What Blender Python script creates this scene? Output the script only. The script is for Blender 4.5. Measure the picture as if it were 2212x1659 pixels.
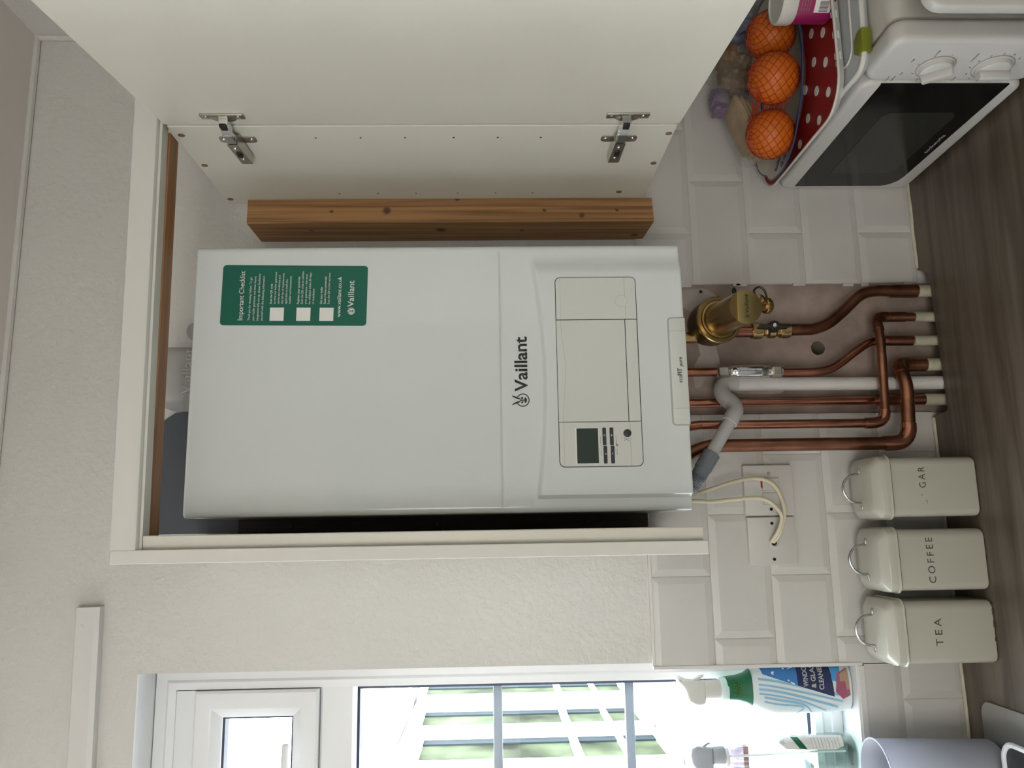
import bpy, bmesh, math, random
from mathutils import Matrix, Vector, noise
random.seed(7)
S = bpy.context.scene
for o in list(bpy.data.objects): bpy.data.objects.remove(o)
C = S.collection
PI = math.pi
V = Vector

# ---------------------------------------------------------------- camera
# phone held on its side: the picture's left edge is up in the room
CAM = (-0.0183, -1.357, 0.7711); YAW, PITCH, ROLL = 0.1783, -0.0281, -0.0116
cyw, syw, cp, sp = math.cos(YAW), math.sin(YAW), math.cos(PITCH), math.sin(PITCH)
fwd = V((syw*cp, cyw*cp, sp)); rt = V((cyw, -syw, 0)); up = rt.cross(fwd)
cr, sr = math.cos(ROLL), math.sin(ROLL)
rt, up = cr*rt + sr*up, -sr*rt + cr*up
cd = bpy.data.cameras.new('camera'); cam = bpy.data.objects.new('camera', cd); C.objects.link(cam)
cd.sensor_fit = 'HORIZONTAL'; cd.sensor_width = 36; cd.lens = 36*1725.76/2212; cd.clip_start = .02
m = Matrix.Identity(4)
for i in range(3):
    m[i][0] = -up[i]; m[i][1] = rt[i]; m[i][2] = -fwd[i]; m[i][3] = CAM[i]
cam.matrix_world = m
S.camera = cam
# ---------------------------------------------------------------- world and light
w = bpy.data.worlds.new('daylight'); S.world = w; w.use_nodes = True
bg = w.node_tree.nodes['Background']; bg.inputs[0].default_value = (.86, .93, 1, 1); bg.inputs[1].default_value = 10.0
def area(name, loc, target, sx, sy, power, col):
    l = bpy.data.lights.new(name, 'AREA'); l.shape = 'RECTANGLE'; l.size = sx; l.size_y = sy; l.energy = power; l.color = col
    o = bpy.data.objects.new(name, l); C.objects.link(o); o.location = loc
    o.rotation_euler = (V(target)-V(loc)).to_track_quat('-Z', 'Y').to_euler(); return o
# daylight through the glazed door on the left side of the kitchen, and a weaker one behind
area('door_daylight', (-1.84, -.98, .80), (.3, -.75, .62), .9, 1.3, 4.6, (.88, .96, 1))
area('rear_daylight', (-1.0, -3.05, .98), (.1, 0, 1.02), 1.3, .7, 15.3, (1, .965, .885))
vs = S.view_settings; vs.view_transform = 'Standard'; vs.look = 'None'; vs.gamma = 1; vs.use_curve_mapping = False
vs.exposure = 0.62

# ---------------------------------------------------------------- materials
def mat(name, col, rough=.5, metal=0, bump=0, bscale=60, var=0, vscale=8, trans=0, ior=1.45, coat=0, sub=0, alpha=1, stretch=None, det=4, bdist=.002):
    m = bpy.data.materials.new(name); m.use_nodes = True
    nt = m.node_tree; b = nt.nodes['Principled BSDF']
    b.inputs['Base Color'].default_value = (*col, 1); b.inputs['Roughness'].default_value = rough
    b.inputs['Metallic'].default_value = metal; b.inputs['Transmission Weight'].default_value = trans
    b.inputs['IOR'].default_value = ior; b.inputs['Coat Weight'].default_value = coat
    b.inputs['Subsurface Weight'].default_value = sub; b.inputs['Alpha'].default_value = alpha
    if sub: b.inputs['Subsurface Radius'].default_value = (.01, .01, .01)
    tc = nt.nodes.new('ShaderNodeTexCoord'); vec = tc.outputs['Object']
    if stretch:
        mp = nt.nodes.new('ShaderNodeMapping'); mp.inputs['Scale'].default_value = stretch
        nt.links.new(vec, mp.inputs[0]); vec = mp.outputs[0]
    if var:
        n = nt.nodes.new('ShaderNodeTexNoise'); n.inputs['Scale'].default_value = vscale; n.inputs['Detail'].default_value = det
        r = nt.nodes.new('ShaderNodeValToRGB'); r.color_ramp.elements[0].position = .3; r.color_ramp.elements[1].position = .7
        r.color_ramp.elements[0].color = (*[c*(1-var) for c in col], 1); r.color_ramp.elements[1].color = (*[min(1, c*(1+var*.5)) for c in col], 1)
        nt.links.new(vec, n.inputs['Vector']); nt.links.new(n.outputs['Fac'], r.inputs[0]); nt.links.new(r.outputs[0], b.inputs['Base Color'])
    if bump:
        n2 = nt.nodes.new('ShaderNodeTexNoise'); n2.inputs['Scale'].default_value = bscale; n2.inputs['Detail'].default_value = 3
        bp = nt.nodes.new('ShaderNodeBump'); bp.inputs['Strength'].default_value = bump; bp.inputs['Distance'].default_value = bdist
        nt.links.new(vec, n2.inputs['Vector']); nt.links.new(n2.outputs['Fac'], bp.inputs['Height']); nt.links.new(bp.outputs[0], b.inputs['Normal'])
    return m
def woodmat(name, c1, c2, grain, rough=.5, knots=(), scale=90):
    """grain: axis index the fibres run along"""
    m = bpy.data.materials.new(name); m.use_nodes = True; nt = m.node_tree; b = nt.nodes['Principled BSDF']
    b.inputs['Roughness'].default_value = rough
    tc = nt.nodes.new('ShaderNodeTexCoord'); mp = nt.nodes.new('ShaderNodeMapping')
    sc = [scale]*3; sc[grain] = 2.2; mp.inputs['Scale'].default_value = sc
    nt.links.new(tc.outputs['Object'], mp.inputs[0])
    n = nt.nodes.new('ShaderNodeTexNoise'); n.inputs['Scale'].default_value = 1.3; n.inputs['Detail'].default_value = 6; n.inputs['Distortion'].default_value = .5
    r = nt.nodes.new('ShaderNodeValToRGB'); e = r.color_ramp.elements
    e[0].position = .33; e[0].color = (*c1, 1); e[1].position = .62; e[1].color = (*c2, 1)
    nt.links.new(mp.outputs[0], n.inputs['Vector']); nt.links.new(n.outputs['Fac'], r.inputs[0])
    out = r.outputs[0]
    for (kx, ky, kz, kr) in knots:
        d = nt.nodes.new('ShaderNodeVectorMath'); d.operation = 'DISTANCE'; d.inputs[1].default_value = (kx, ky, kz)
        nt.links.new(tc.outputs['Object'], d.inputs[0])
        mr = nt.nodes.new('ShaderNodeMapRange'); mr.inputs[1].default_value = kr*.4; mr.inputs[2].default_value = kr; mr.inputs[3].default_value = .85; mr.inputs[4].default_value = 0
        nt.links.new(d.outputs['Value'], mr.inputs[0])
        mx = nt.nodes.new('ShaderNodeMix'); mx.data_type = 'RGBA'; nt.links.new(mr.outputs[0], mx.inputs[0]); nt.links.new(out, mx.inputs[6]); mx.inputs[7].default_value = (.05, .022, .008, 1)
        out = mx.outputs[2]
    nt.links.new(out, b.inputs['Base Color'])
    bp = nt.nodes.new('ShaderNodeBump'); bp.inputs['Strength'].default_value = .15; bp.inputs['Distance'].default_value = .001
    nt.links.new(n.outputs['Fac'], bp.inputs['Height']); nt.links.new(bp.outputs[0], b.inputs['Normal'])
    return m
def glassmat(name, tint=(1, 1, 1), refl=.08):
    m = bpy.data.materials.new(name); m.use_nodes = True; nt = m.node_tree; nt.nodes.remove(nt.nodes['Principled BSDF'])
    t = nt.nodes.new('ShaderNodeBsdfTransparent'); t.inputs[0].default_value = (*tint, 1)
    g = nt.nodes.new('ShaderNodeBsdfGlossy'); g.inputs['Roughness'].default_value = .02
    lw = nt.nodes.new('ShaderNodeLayerWeight'); lw.inputs[0].default_value = .35
    mr = nt.nodes.new('ShaderNodeMapRange'); mr.inputs[3].default_value = refl*.5; mr.inputs[4].default_value = min(1, refl*7)
    nt.links.new(lw.outputs['Facing'], mr.inputs[0])
    mx = nt.nodes.new('ShaderNodeMixShader'); nt.links.new(mr.outputs[0], mx.inputs[0]); nt.links.new(t.outputs[0], mx.inputs[1]); nt.links.new(g.outputs[0], mx.inputs[2])
    nt.links.new(mx.outputs[0], nt.nodes['Material Output'].inputs[0]); return m
def filmmat(name, tint, op, rough=.15):
    """thin clear plastic film: part transparent, part glossy plastic"""
    m = mat(name, tint, rough, bump=.8, bscale=70); nt = m.node_tree
    t = nt.nodes.new('ShaderNodeBsdfTransparent'); mx = nt.nodes.new('ShaderNodeMixShader'); mx.inputs[0].default_value = op
    nt.links.new(t.outputs[0], mx.inputs[1]); nt.links.new(nt.nodes['Principled BSDF'].outputs[0], mx.inputs[2])
    nt.links.new(mx.outputs[0], nt.nodes['Material Output'].inputs[0]); return m

M = {}
M['paint'] = mat('wall_paint', (.635, .622, .590), .5, bump=.55, bscale=105, var=.03, vscale=3, bdist=.0040)
M['ceil'] = mat('ceiling_paint', (.80, .745, .70), .8, bump=.3, bscale=30)
M['tile'] = mat('painted_tile', (.585, .575, .545), .33, bump=.10, bscale=120, var=.03, vscale=12)
M['trim'] = mat('white_trim', (.66, .645, .62), .4)
M['plaster'] = mat('bare_plaster', (.36, .285, .245), .85, bump=.7, bscale=60, var=.42, vscale=13, det=9)
M['dark'] = mat('dark_void', (.012, .011, .01), .9)
M['upvc'] = mat('white_upvc', (.80, .81, .82), .28)
M['gasket'] = mat('black_gasket', (.03, .04, .07), .5)
M['bar'] = mat('grey_glazing_bar', (.36, .43, .52), .5)
M['glass'] = glassmat('window_glass', refl=.006)
M['melamine'] = mat('cream_melamine', (.70, .685, .61), .38, bump=.03, bscale=200, var=.02, vscale=5)
M['melamine_d'] = mat('edge_melamine', (.665, .66, .62), .42)
M['pine'] = woodmat('pine', (.20, .09, .03), (.40, .215, .085), 2, .55, knots=((.0, -.084, .448, .009), (.02, -.084, .33, .005), (-.01, -.084, .12, .006), (-.0213, -.05, .36, .012), (-.0213, -.045, .22, .006), (-.0213, -.05, .58, .005), (-.0213, -.02, .02, .009)), scale=110)
M['pinex'] = woodmat('pine_strip', (.20, .085, .03), (.34, .16, .065), 0, .5, knots=((.30, 0, 0, .012), (.05, -.02, 0, .006)), scale=120)
M['shadedwood'] = woodmat('shaded_brown_board', (.018, .012, .010), (.04, .026, .02), 2, .6)  # brown wood darkened in colour to carry the shade of the gap
M['boiler'] = mat('boiler_white', (.68, .72, .715), .22, coat=.4)
M['panel'] = mat('boiler_panel_plastic', (.65, .665, .635), .38)
M['gap'] = mat('shadow_gap', (.02, .025, .03), .7)
M['line'] = mat('fine_panel_line', (.36, .36, .34), .6)
M['ink'] = mat('dark_grey_ink', (.035, .04, .035), .4)
M['lcd'] = mat('lcd_green', (.035, .055, .045), .15)
M['lcdink'] = mat('lcd_digits', (.012, .018, .016), .3)
M['button'] = mat('button_charcoal', (.035, .045, .05), .4)
M['white'] = mat('white_print', (.80, .80, .78), .5)
M['green'] = mat('sticker_green', (.006, .125, .085), .35)
M['greyp'] = mat('grey_plastic', (.33, .33, .33), .45)
M['copper'] = mat('copper', (.52, .235, .16), .22, metal=1, var=.35, vscale=14, bump=.1, bscale=50)
M['copper_d'] = mat('tarnished_copper', (.34, .16, .10), .30, metal=1, var=.45, vscale=18, bump=.15, bscale=50)
M['tail'] = mat('painted_pipe_tail', (.44, .42, .31), .6, var=.25, vscale=25)
M['flue_em'] = mat('flue_embossing', (.52, .52, .51), .5)
M['pvc'] = mat('white_waste_pipe', (.62, .60, .58), .4, var=.12, vscale=20)
M['pvcg'] = mat('pale_grey_waste_fitting', (.46, .455, .44), .45)
M['rubber'] = mat('grey_rubber', (.17, .19, .21), .6)
M['brass'] = mat('brass', (.46, .33, .15), .26, metal=1, var=.12, vscale=20)
M['brass_d'] = mat('cast_brass', (.21, .145, .07), .42, metal=1, bump=.3, bscale=150)
M['black'] = mat('black_plastic', (.012, .013, .014), .4)
M['nickel'] = mat('nickel', (.55, .53, .48), .25, metal=1, var=.1)
M['chrome'] = mat('chrome', (.72, .74, .76), .1, metal=1)
M['steel'] = mat('stainless_steel', (.50, .50, .49), .32, metal=1, bump=.05)
M['worktop'] = woodmat('grey_oak_laminate', (.065, .050, .035), (.135, .110, .082), 0, .42, scale=34)
M['sealant'] = mat('old_sealant', (.60, .56, .43), .6, var=.2, vscale=30)
M['enamel'] = mat('cream_enamel', (.47, .46, .39), .26, coat=.3, var=.02)
M['rust'] = mat('chipped_edge', (.10, .06, .035), .8, var=.5, vscale=60)
M['socket'] = mat('socket_plastic', (.60, .58, .55), .38, var=.03)
M['cable'] = mat('cream_cable', (.66, .60, .44), .5, var=.1, vscale=30)
M['red'] = mat('red_plastic', (.30, .02, .012), .4)
M['mw'] = mat('microwave_white', (.54, .53, .505), .33)
M['mwbody'] = mat('microwave_side_grey', (.50, .485, .43), .4)
M['mwtop'] = mat('microwave_top', (.55, .56, .55), .4)
M['mwglass'] = mat('microwave_glass', (.004, .005, .005), .12)
M['mwmesh'] = mat('microwave_inner_window', (.022, .025, .022), .15)
M['greytxt'] = mat('grey_lettering', (.16, .16, .15), .5)
M['orange'] = mat('orange_peel', (.60, .14, .008), .42, bump=.35, bscale=260, var=.12, vscale=14)
M['net'] = mat('red_net', (.40, .03, .008), .5)
M['trayred'] = mat('red_melamine', (.34, .012, .012), .35)
M['china'] = mat('cream_china', (.52, .49, .41), .25, coat=.5)
M['cobalt'] = mat('cobalt_blue_print', (.035, .06, .15), .35)
M['clip'] = mat('lime_clip', (.18, .20, .012), .5)
M['clear'] = mat('milky_plastic', (.60, .61, .60), .3, alpha=1)
M['lidgrey'] = mat('lid_grey', (.40, .42, .42), .35)
M['bread'] = mat('wrapped_bread', (.45, .31, .17), .45, bump=.9, bscale=30, var=.3, vscale=25)
M['pastry'] = mat('brown_pastries', (.22, .13, .06), .4, bump=1.2, bscale=25, var=.55, vscale=25)
M['purple'] = mat('purple_film', (.22, .16, .26), .3, bump=1.2, bscale=25, var=.2)
M['bluebag'] = mat('blue_white_bag', (.20, .22, .32), .4, bump=1.0, bscale=25, var=.6, vscale=22)
M['film'] = filmmat('clear_film', (.6, .58, .55), .13)
M['magenta'] = mat('magenta_label', (.28, .008, .09), .4)
M['potlid'] = mat('white_pot_lid', (.62, .61, .57), .35)
M['navy'] = mat('navy_label', (.02, .03, .10), .4)
M['yellow'] = mat('yellow_fruit', (.55, .42, .05), .4, var=.3, vscale=20)
M['brown'] = mat('brown_stalk', (.10, .04, .02), .6)
M['frost'] = mat('frosted_plastic', (.72, .73, .78), .35, sub=.0)
nt_ = M['frost'].node_tree; tl_ = nt_.nodes.new('ShaderNodeBsdfTranslucent'); tl_.inputs[0].default_value = (.50, .52, .58, 1)
mx__ = nt_.nodes.new('ShaderNodeMixShader'); mx__.inputs[0].default_value = .55
nt_.links.new(nt_.nodes['Principled BSDF'].outputs[0], mx__.inputs[1]); nt_.links.new(tl_.outputs[0], mx__.inputs[2]); nt_.links.new(mx__.outputs[0], nt_.nodes['Material Output'].inputs[0])
M['nozzle'] = mat('white_spray_head', (.60, .60, .56), .42)
M['collar'] = mat('pale_aqua_collar', (.62, .78, .76), .35)
M['bluelabel'] = mat('mid_blue_print', (.05, .20, .50), .35)
M['lightblue'] = mat('light_blue_stripe', (.25, .50, .70), .35)
M['palesleeve'] = mat('pale_sleeve', (.68, .76, .78), .35)
M['lime'] = mat('lime_print', (.16, .30, .03), .35)
M['dkgreen'] = mat('dark_green_print', (.01, .13, .06), .35)
M['skyblue'] = mat('bright_blue_print', (.06, .32, .62), .35)
M['pink'] = mat('pink_cloth_print', (.36, .10, .17), .5)
M['skin'] = mat('printed_hand_tan', (.42, .28, .18), .5)
M['bottle'] = glassmat('clear_bottle', (.90, .95, .94), .10)
M['liquid'] = glassmat('pale_green_liquid', (.74, .84, .80), .06)
M['render'] = mat('white_render', (.85, .85, .83), .8)
M['frame_out'] = mat('white_outdoor_frame', (.85, .86, .86), .4)
M['pane_out'] = mat('pane_painted_reflection', (.055, .07, .04), .7, var=.85, vscale=3, ior=1.1)  # matt mottled green painted in for garden reflections on the glass
M['brick'] = mat('weathered_brick', (.07, .025, .028), .85, bump=.8, bscale=20, var=.5, vscale=9)
M['mortar'] = mat('lichened_coping', (.17, .125, .18), .85, var=.55, vscale=38, bump=.6)
M['paving'] = mat('pale_paving', (.75, .74, .70), .8, var=.05)
M['leaf'] = mat('garden_leaves', (.10, .22, .05), .7, var=.5, vscale=12)
M['dark_reveal'] = mat('grey_window_reveal', (.03, .04, .045), .8, ior=1.1)  # near-black strip down one side of each outdoor pane

# ---------------------------------------------------------------- builders
def nbm(): return bmesh.new()
def merge(dst, src, T=None):
    if T is not None: bmesh.ops.transform(src, matrix=T, verts=src.verts)
    me = bpy.data.meshes.new('t'); src.to_mesh(me); src.free(); dst.from_mesh(me); bpy.data.meshes.remove(me)
def box(bm, x0, x1, y0, y1, z0, z1, bev=0, seg=2, T=None):
    b = nbm(); bmesh.ops.create_cube(b, size=1)
    for v in b.verts: v.co = V(((x0+x1)/2+v.co.x*(x1-x0), (y0+y1)/2+v.co.y*(y1-y0), (z0+z1)/2+v.co.z*(z1-z0)))
    if bev: bmesh.ops.bevel(b, geom=b.edges[:], offset=bev, segments=seg, profile=.5, affect='EDGES')
    merge(bm, b, T); return bm
def prism(bm, pts, a0, a1, axis='y', T=None, bev=0, seg=2):
    """extrude a 2D outline; axis y: pts=(x,z); axis z: (x,y); axis x: (y,z)"""
    f = {'y': lambda p, a: (p[0], a, p[1]), 'z': lambda p, a: (p[0], p[1], a), 'x': lambda p, a: (a, p[0], p[1])}[axis]
    b = nbm(); A = [b.verts.new(f(p, a0)) for p in pts]; B = [b.verts.new(f(p, a1)) for p in pts]; n = len(pts)
    fa = b.faces.new(A); fb = b.faces.new(B[::-1])
    for i in range(n): b.faces.new((A[i], B[i], B[(i+1) % n], A[(i+1) % n]))
    bmesh.ops.recalc_face_normals(b, faces=b.faces)
    if bev: bmesh.ops.bevel(b, geom=list(set(fa.edges[:]+fb.edges[:])), offset=bev, segments=seg, profile=.5, affect='EDGES')
    merge(bm, b, T); return bm
def rrect(x0, x1, z0, z1, r, n=6):
    o = []
    for cx, cz, a in ((x1-r, z1-r, 0), (x0+r, z1-r, 90), (x0+r, z0+r, 180), (x1-r, z0+r, 270)):
        for i in range(n+1):
            t = math.radians(a+90*i/n); o.append((cx+r*math.cos(t), cz+r*math.sin(t)))
    return o
def circ(cx, cz, r, n=24): return [(cx+r*math.cos(2*PI*i/n), cz+r*math.sin(2*PI*i/n)) for i in range(n)]
def catmull(P, n=6):
    P = [V(p) for p in P]; Q = [P[0]*2-P[1]]+P+[P[-1]*2-P[-2]]; o = []
    for i in range(1, len(Q)-2):
        for k in range(n):
            t = k/n; a, b, c, d = Q[i-1:i+3]
            o.append(.5*((2*b)+(c-a)*t+(2*a-5*b+4*c-d)*t*t+(3*b-a-3*c+d)*t**3))
    o.append(P[-1]); return o
def tube(bm, P, r, seg=14, smooth=6, cap=True, T=None):
    P = catmull(P, smooth) if smooth else [V(p) for p in P]
    rr = r if callable(r) else (lambda t: r)
    b = nbm(); rings = []; n = len(P)
    d = (P[1]-P[0]).normalized(); nrm = d.orthogonal().normalized()
    for i, p in enumerate(P):
        d2 = ((P[min(i+1, n-1)]-P[max(i-1, 0)])).normalized()
        nrm = (nrm - d2*nrm.dot(d2)).normalized(); bn = d2.cross(nrm)
        R_ = rr(i/(n-1))
        rings.append([b.verts.new(p+R_*(math.cos(2*PI*k/seg)*nrm+math.sin(2*PI*k/seg)*bn)) for k in range(seg)])
    for i in range(n-1):
        for k in range(seg):
            b.faces.new((rings[i][k], rings[i][(k+1) % seg], rings[i+1][(k+1) % seg], rings[i+1][k]))
    if cap: b.faces.new(rings[0][::-1]); b.faces.new(rings[-1])
    merge(bm, b, T); return bm
def lathe(bm, prof, seg=32, T=None, sx=1, sy=1):
    """prof: (r,z) list; closed at ends if r==0"""
    b = nbm(); rings = []
    for r, z in prof:
        if r < 1e-6: rings.append([b.verts.new((0, 0, z))])
        else: rings.append([b.verts.new((sx*r*math.cos(2*PI*k/seg), sy*r*math.sin(2*PI*k/seg), z)) for k in range(seg)])
    for A, B in zip(rings, rings[1:]):
        for k in range(seg):
            k2 = (k+1) % seg
            if len(A) == 1 and len(B) == 1: continue
            if len(A) == 1: b.faces.new((A[0], B[k2], B[k]))
            elif len(B) == 1: b.faces.new((A[k], A[k2], B[0]))
            else: b.faces.new((A[k], A[k2], B[k2], B[k]))
    if len(rings[0]) > 1: b.faces.new(rings[0][::-1])
    if len(rings[-1]) > 1: b.faces.new(rings[-1])
    bmesh.ops.recalc_face_normals(b, faces=b.faces)
    merge(bm, b, T); return bm
def sphere(bm, c, r, sx=1, sy=1, sz=1, u=28, v=18):
    b = nbm(); bmesh.ops.create_uvsphere(b, u_segments=u, v_segments=v, radius=r)
    merge(bm, b, Matrix.Translation(c) @ Matrix.Diagonal((sx, sy, sz, 1))); return bm
def loft(bm, sections, T=None):
    """sections: list of equal-length 3D point loops"""
    b = nbm(); R_ = [[b.verts.new(p) for p in s] for s in sections]; n = len(R_[0])
    for A, B in zip(R_, R_[1:]):
        for k in range(n): b.faces.new((A[k], A[(k+1) % n], B[(k+1) % n], B[k]))
    b.faces.new(R_[0][::-1]); b.faces.new(R_[-1]); bmesh.ops.recalc_face_normals(b, faces=b.faces)
    merge(bm, b, T); return bm
FR = Matrix.Rotation(PI/2, 4, 'X')           # text plane -> wall plane facing the room (-y)
def text(bm, s, x=0, z=0, y=0, width=None, h=.01, T=None, sp=1, bold=0, ext=.0002, shear=0, align='LEFT'):
    """one line of lettering; (x,z) is the left end of the baseline; h = cap height; width stretches it to fit"""
    c = bpy.data.curves.new('t', 'FONT'); c.body = s; c.size = 1; c.space_character = sp; c.extrude = 0; c.offset = bold; c.shear = shear; c.resolution_u = 3
    o = bpy.data.objects.new('t', c); C.objects.link(o)
    bpy.context.view_layer.update()
    me = bpy.data.meshes.new_from_object(o.evaluated_get(bpy.context.evaluated_depsgraph_get()))
    bpy.data.objects.remove(o); bpy.data.curves.remove(c)
    b = nbm(); b.from_mesh(me); bpy.data.meshes.remove(me)
    if not b.verts: b.free(); return
    x0 = min(v.co.x for v in b.verts); x1 = max(v.co.x for v in b.verts)
    k = h/.69; kx = (width/(x1-x0)) if width else k
    off = 0 if align == 'LEFT' else -(x1-x0)*kx/2
    for v in b.verts: v.co = V(((v.co.x-x0)*kx+off, v.co.y*k, 0))
    r = bmesh.ops.extrude_face_region(b, geom=b.faces[:])
    for v in r['geom']:
        if isinstance(v, bmesh.types.BMVert): v.co.z += ext
    merge(bm, b, (T if T is not None else Matrix.Identity(4)) @ Matrix.Translation((x, y, z)) @ FR)
OFF = {}
def obj(name, bm, m, parent=None, loc=None, smooth=True, label=None):
    """link the bmesh (world coordinates) as one object; parts take their thing's origin"""
    base = V(OFF[parent.name]) if parent is not None else V(loc or (0, 0, 0))
    bmesh.ops.translate(bm, vec=-base, verts=bm.verts)
    me = bpy.data.meshes.new(name); bm.to_mesh(me); bm.free()
    for mm in (m if isinstance(m, (list, tuple)) else [m]): me.materials.append(M[mm] if isinstance(mm, str) else mm)
    if smooth:
        for p in me.polygons: p.use_smooth = True
        try: me.set_sharp_from_angle(angle=math.radians(35))
        except Exception: pass
    o = bpy.data.objects.new(name, me); C.objects.link(o)
    if parent is not None: o.parent = parent
    else: o.location = base
    OFF[o.name] = tuple(base)
    if label: o['label'] = label
    return o
def tag(o, label, cat, group=None):
    o['label'] = label; o['category'] = cat
    if group: o['group'] = group
    return o
def thing(name, label, cat, loc=(0, 0, 0), group=None):
    o = bpy.data.objects.new(name, None); o.empty_display_size = .05; C.objects.link(o); o.location = loc; OFF[o.name] = tuple(loc)
    return tag(o, label, cat, group)
def struct(name, bm, m, smooth=False):
    o = obj(name, bm, m, smooth=smooth); o['kind'] = 'structure'; return o
def ring(bm, x0, x1, z0, z1, prof):
    """mitred frame: prof is a closed list of (inset, y) swept round the rectangle"""
    b = nbm(); L = []
    for sx, sz in ((0, 0), (1, 0), (1, 1), (0, 1)):
        L.append([b.verts.new(((x1-i if sx else x0+i), y, (z1-i if sz else z0+i))) for i, y in prof])
    n = len(prof)
    for a in range(4):
        A, B = L[a], L[(a+1) % 4]
        for k in range(n): b.faces.new((A[k], B[k], B[(k+1) % n], A[(k+1) % n]))
    bmesh.ops.recalc_face_normals(b, faces=b.faces); merge(bm, b)

# ================================================================ SETTING
XR, XL, ZC, ZF, YR = .888, -1.9, 1.60, -.90, -3.3
WX0, WX1, WZ0, WZ1 = -1.45, -.240, .177, 1.340
T_, TX = .1015, .2015
PX0, PX1 = .1680, .4030      # strip with the tiles knocked off
b = nbm(); yw, yo = .006, .30
box(b, XL, WX0, yw, yo, ZF, ZC); box(b, WX0, WX1, yw, yo, ZF, WZ0-.012); box(b, WX0, WX1, yw, yo, WZ1, ZC)
box(b, WX1, PX0, yw, yo, ZF, ZC); box(b, PX0, PX1, yw, yo, 5*T_, ZC); box(b, PX1, XR+.1, yw, yo, ZF, ZC); box(b, PX0, PX1, yw, yo, ZF, -.05)
wall = struct('wall_back', b, 'paint')
# tiles: bevelled, painted over; clipped at the borders
def clip(poly, ax, lim, keep):
    o = []
    for i in range(len(poly)):
        a, c = poly[i], poly[(i+1) % len(poly)]
        ia, ic = (a[ax]-lim)*keep >= 0, (c[ax]-lim)*keep >= 0
        if ia: o.append(a)
        if ia != ic:
            t = (lim-a[ax])/(c[ax]-a[ax]); o.append(tuple(a[k]+t*(c[k]-a[k]) for k in range(3)))
    return o
def tiles(b, X0, X1, Z0, Z1, t0):
    yt, ye, yg = -.0008, .0014, .0026
    k = 0
    for k in range(0, 6):
        off = t0 + (TX/2 if k % 2 else 0); n0 = int(math.floor((X0-off)/TX))-1
        for n in range(n0, n0+12):
            a, c = off+n*TX, off+(n+1)*TX; z0, z1 = k*T_, (k+1)*T_
            g, be = .0011, .012
            rings_ = [((a, z0), (c, z0), (c, z1), (a, z1), yg), ((a+g, z0+g), (c-g, z0+g), (c-g, z1-g), (a+g, z1-g), ye), ((a+be, z0+be), (c-be, z0+be), (c-be, z1-be), (a+be, z1-be), yt)]
            polys = []
            for A, B in zip(rings_, rings_[1:]):
                for i in range(4):
                    j = (i+1) % 4
                    polys.append([(A[i][0], A[4], A[i][1]), (A[j][0], A[4], A[j][1]), (B[j][0], B[4], B[j][1]), (B[i][0], B[4], B[i][1])])
            B = rings_[2]; polys.append([(B[i][0], B[4], B[i][1]) for i in range(4)])
            for p in polys:
                for ax, lim, kp in ((0, X0, 1), (0, X1, -1), (2, Z0, 1), (2, Z1, -1)):
                    if p: p = clip(p, ax, lim, kp)
                if len(p) >= 3:
                    try: b.faces.new([b.verts.new(q) for q in p])
                    except Exception: pass
    bmesh.ops.remove_doubles(b, verts=b.verts, dist=1e-5)
b = nbm(); tiles(b, WX1-.006, PX0, 0, 5*T_, -.1026)
obj('tiles', b, 'tile', wall, smooth=False, label='painted bevelled brick tiles left of the pipes')
b = nbm(); tiles(b, -1.6, WX1-.0075, 0, WZ0-.014, -.1026)
obj('tiles', b, 'tile', wall, smooth=False, label='painted tiles under the window')
b = nbm(); tiles(b, PX1, XR, 0, 5*T_, .4976)
# broken tile edges beside the bare strip
for z in (.012, .09, .118, .205, .31, .322, .41):
    box(b, PX1-.004-random.random()*.003, PX1+.002, .001, .006, z, z+.012+random.random()*.02, .001)
obj('tiles', b, 'tile', wall, smooth=False, label='painted bevelled brick tiles right of the pipes')
# bare plaster strip with a drilled hole
b = nbm(); hx, hz, hr = .2855, .1905, .0125; q = .03; yp = .0065
sq = []
for i in range(32):
    t = 2*PI*i/32; c_, s_ = math.cos(t), math.sin(t); k = q/max(abs(c_), abs(s_)); sq.append((hx+k*c_, hz+k*s_))
ci = circ(hx, hz, hr, 32)
vs1 = [b.verts.new((p[0], yp, p[1])) for p in sq]
vs2 = [b.verts.new((p[0]+random.uniform(-.0006, .0006), yp, p[1]+random.uniform(-.0006, .0006))) for p in ci]
vs3 = [b.verts.new((p[0], yp+.16, p[1])) for p in ci]
for i in range(32):
    j = (i+1) % 32; b.faces.new((vs1[i], vs1[j], vs2[j], vs2[i])); b.faces.new((vs2[i], vs2[j], vs3[j], vs3[i]))
b.faces.new(vs3)
for (x0, x1, z0, z1) in ((PX0, hx-q, -.06, 5*T_), (hx+q, PX1, -.06, 5*T_), (hx-q, hx+q, -.06, hz-q), (hx-q, hx+q, hz+q, 5*T_)):
    b.faces.new([b.verts.new(p) for p in ((x0, yp, z0), (x1, yp, z0), (x1, yp, z1), (x0, yp, z1))])
obj('bare_plaster', b, 'plaster', wall, smooth=False, label='bare brown plaster strip behind the pipes')
b = nbm()
for ki, (cx, cz, rx, rz, a) in enumerate(((.285, .385, .045, .016, .2), (.375, .40, .02, .035, 0), (.25, .40, .035, .012, -.3), (.213, .30, .01, .05, 0))):
    pts = []
    for i in range(26):
        t = 2*PI*i/26; r_ = 1+.25*noise.noise(V((cx*50+math.cos(t)*1.2, cz*30+math.sin(t)*1.2, 0)))
        x, z = rx*r_*math.cos(t), rz*r_*math.sin(t); pts.append((cx+x*math.cos(a)-z*math.sin(a), cz+x*math.sin(a)+z*math.cos(a)))
    prism(b, pts, .0061-ki*.0002, .0062-ki*.0002)
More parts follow.
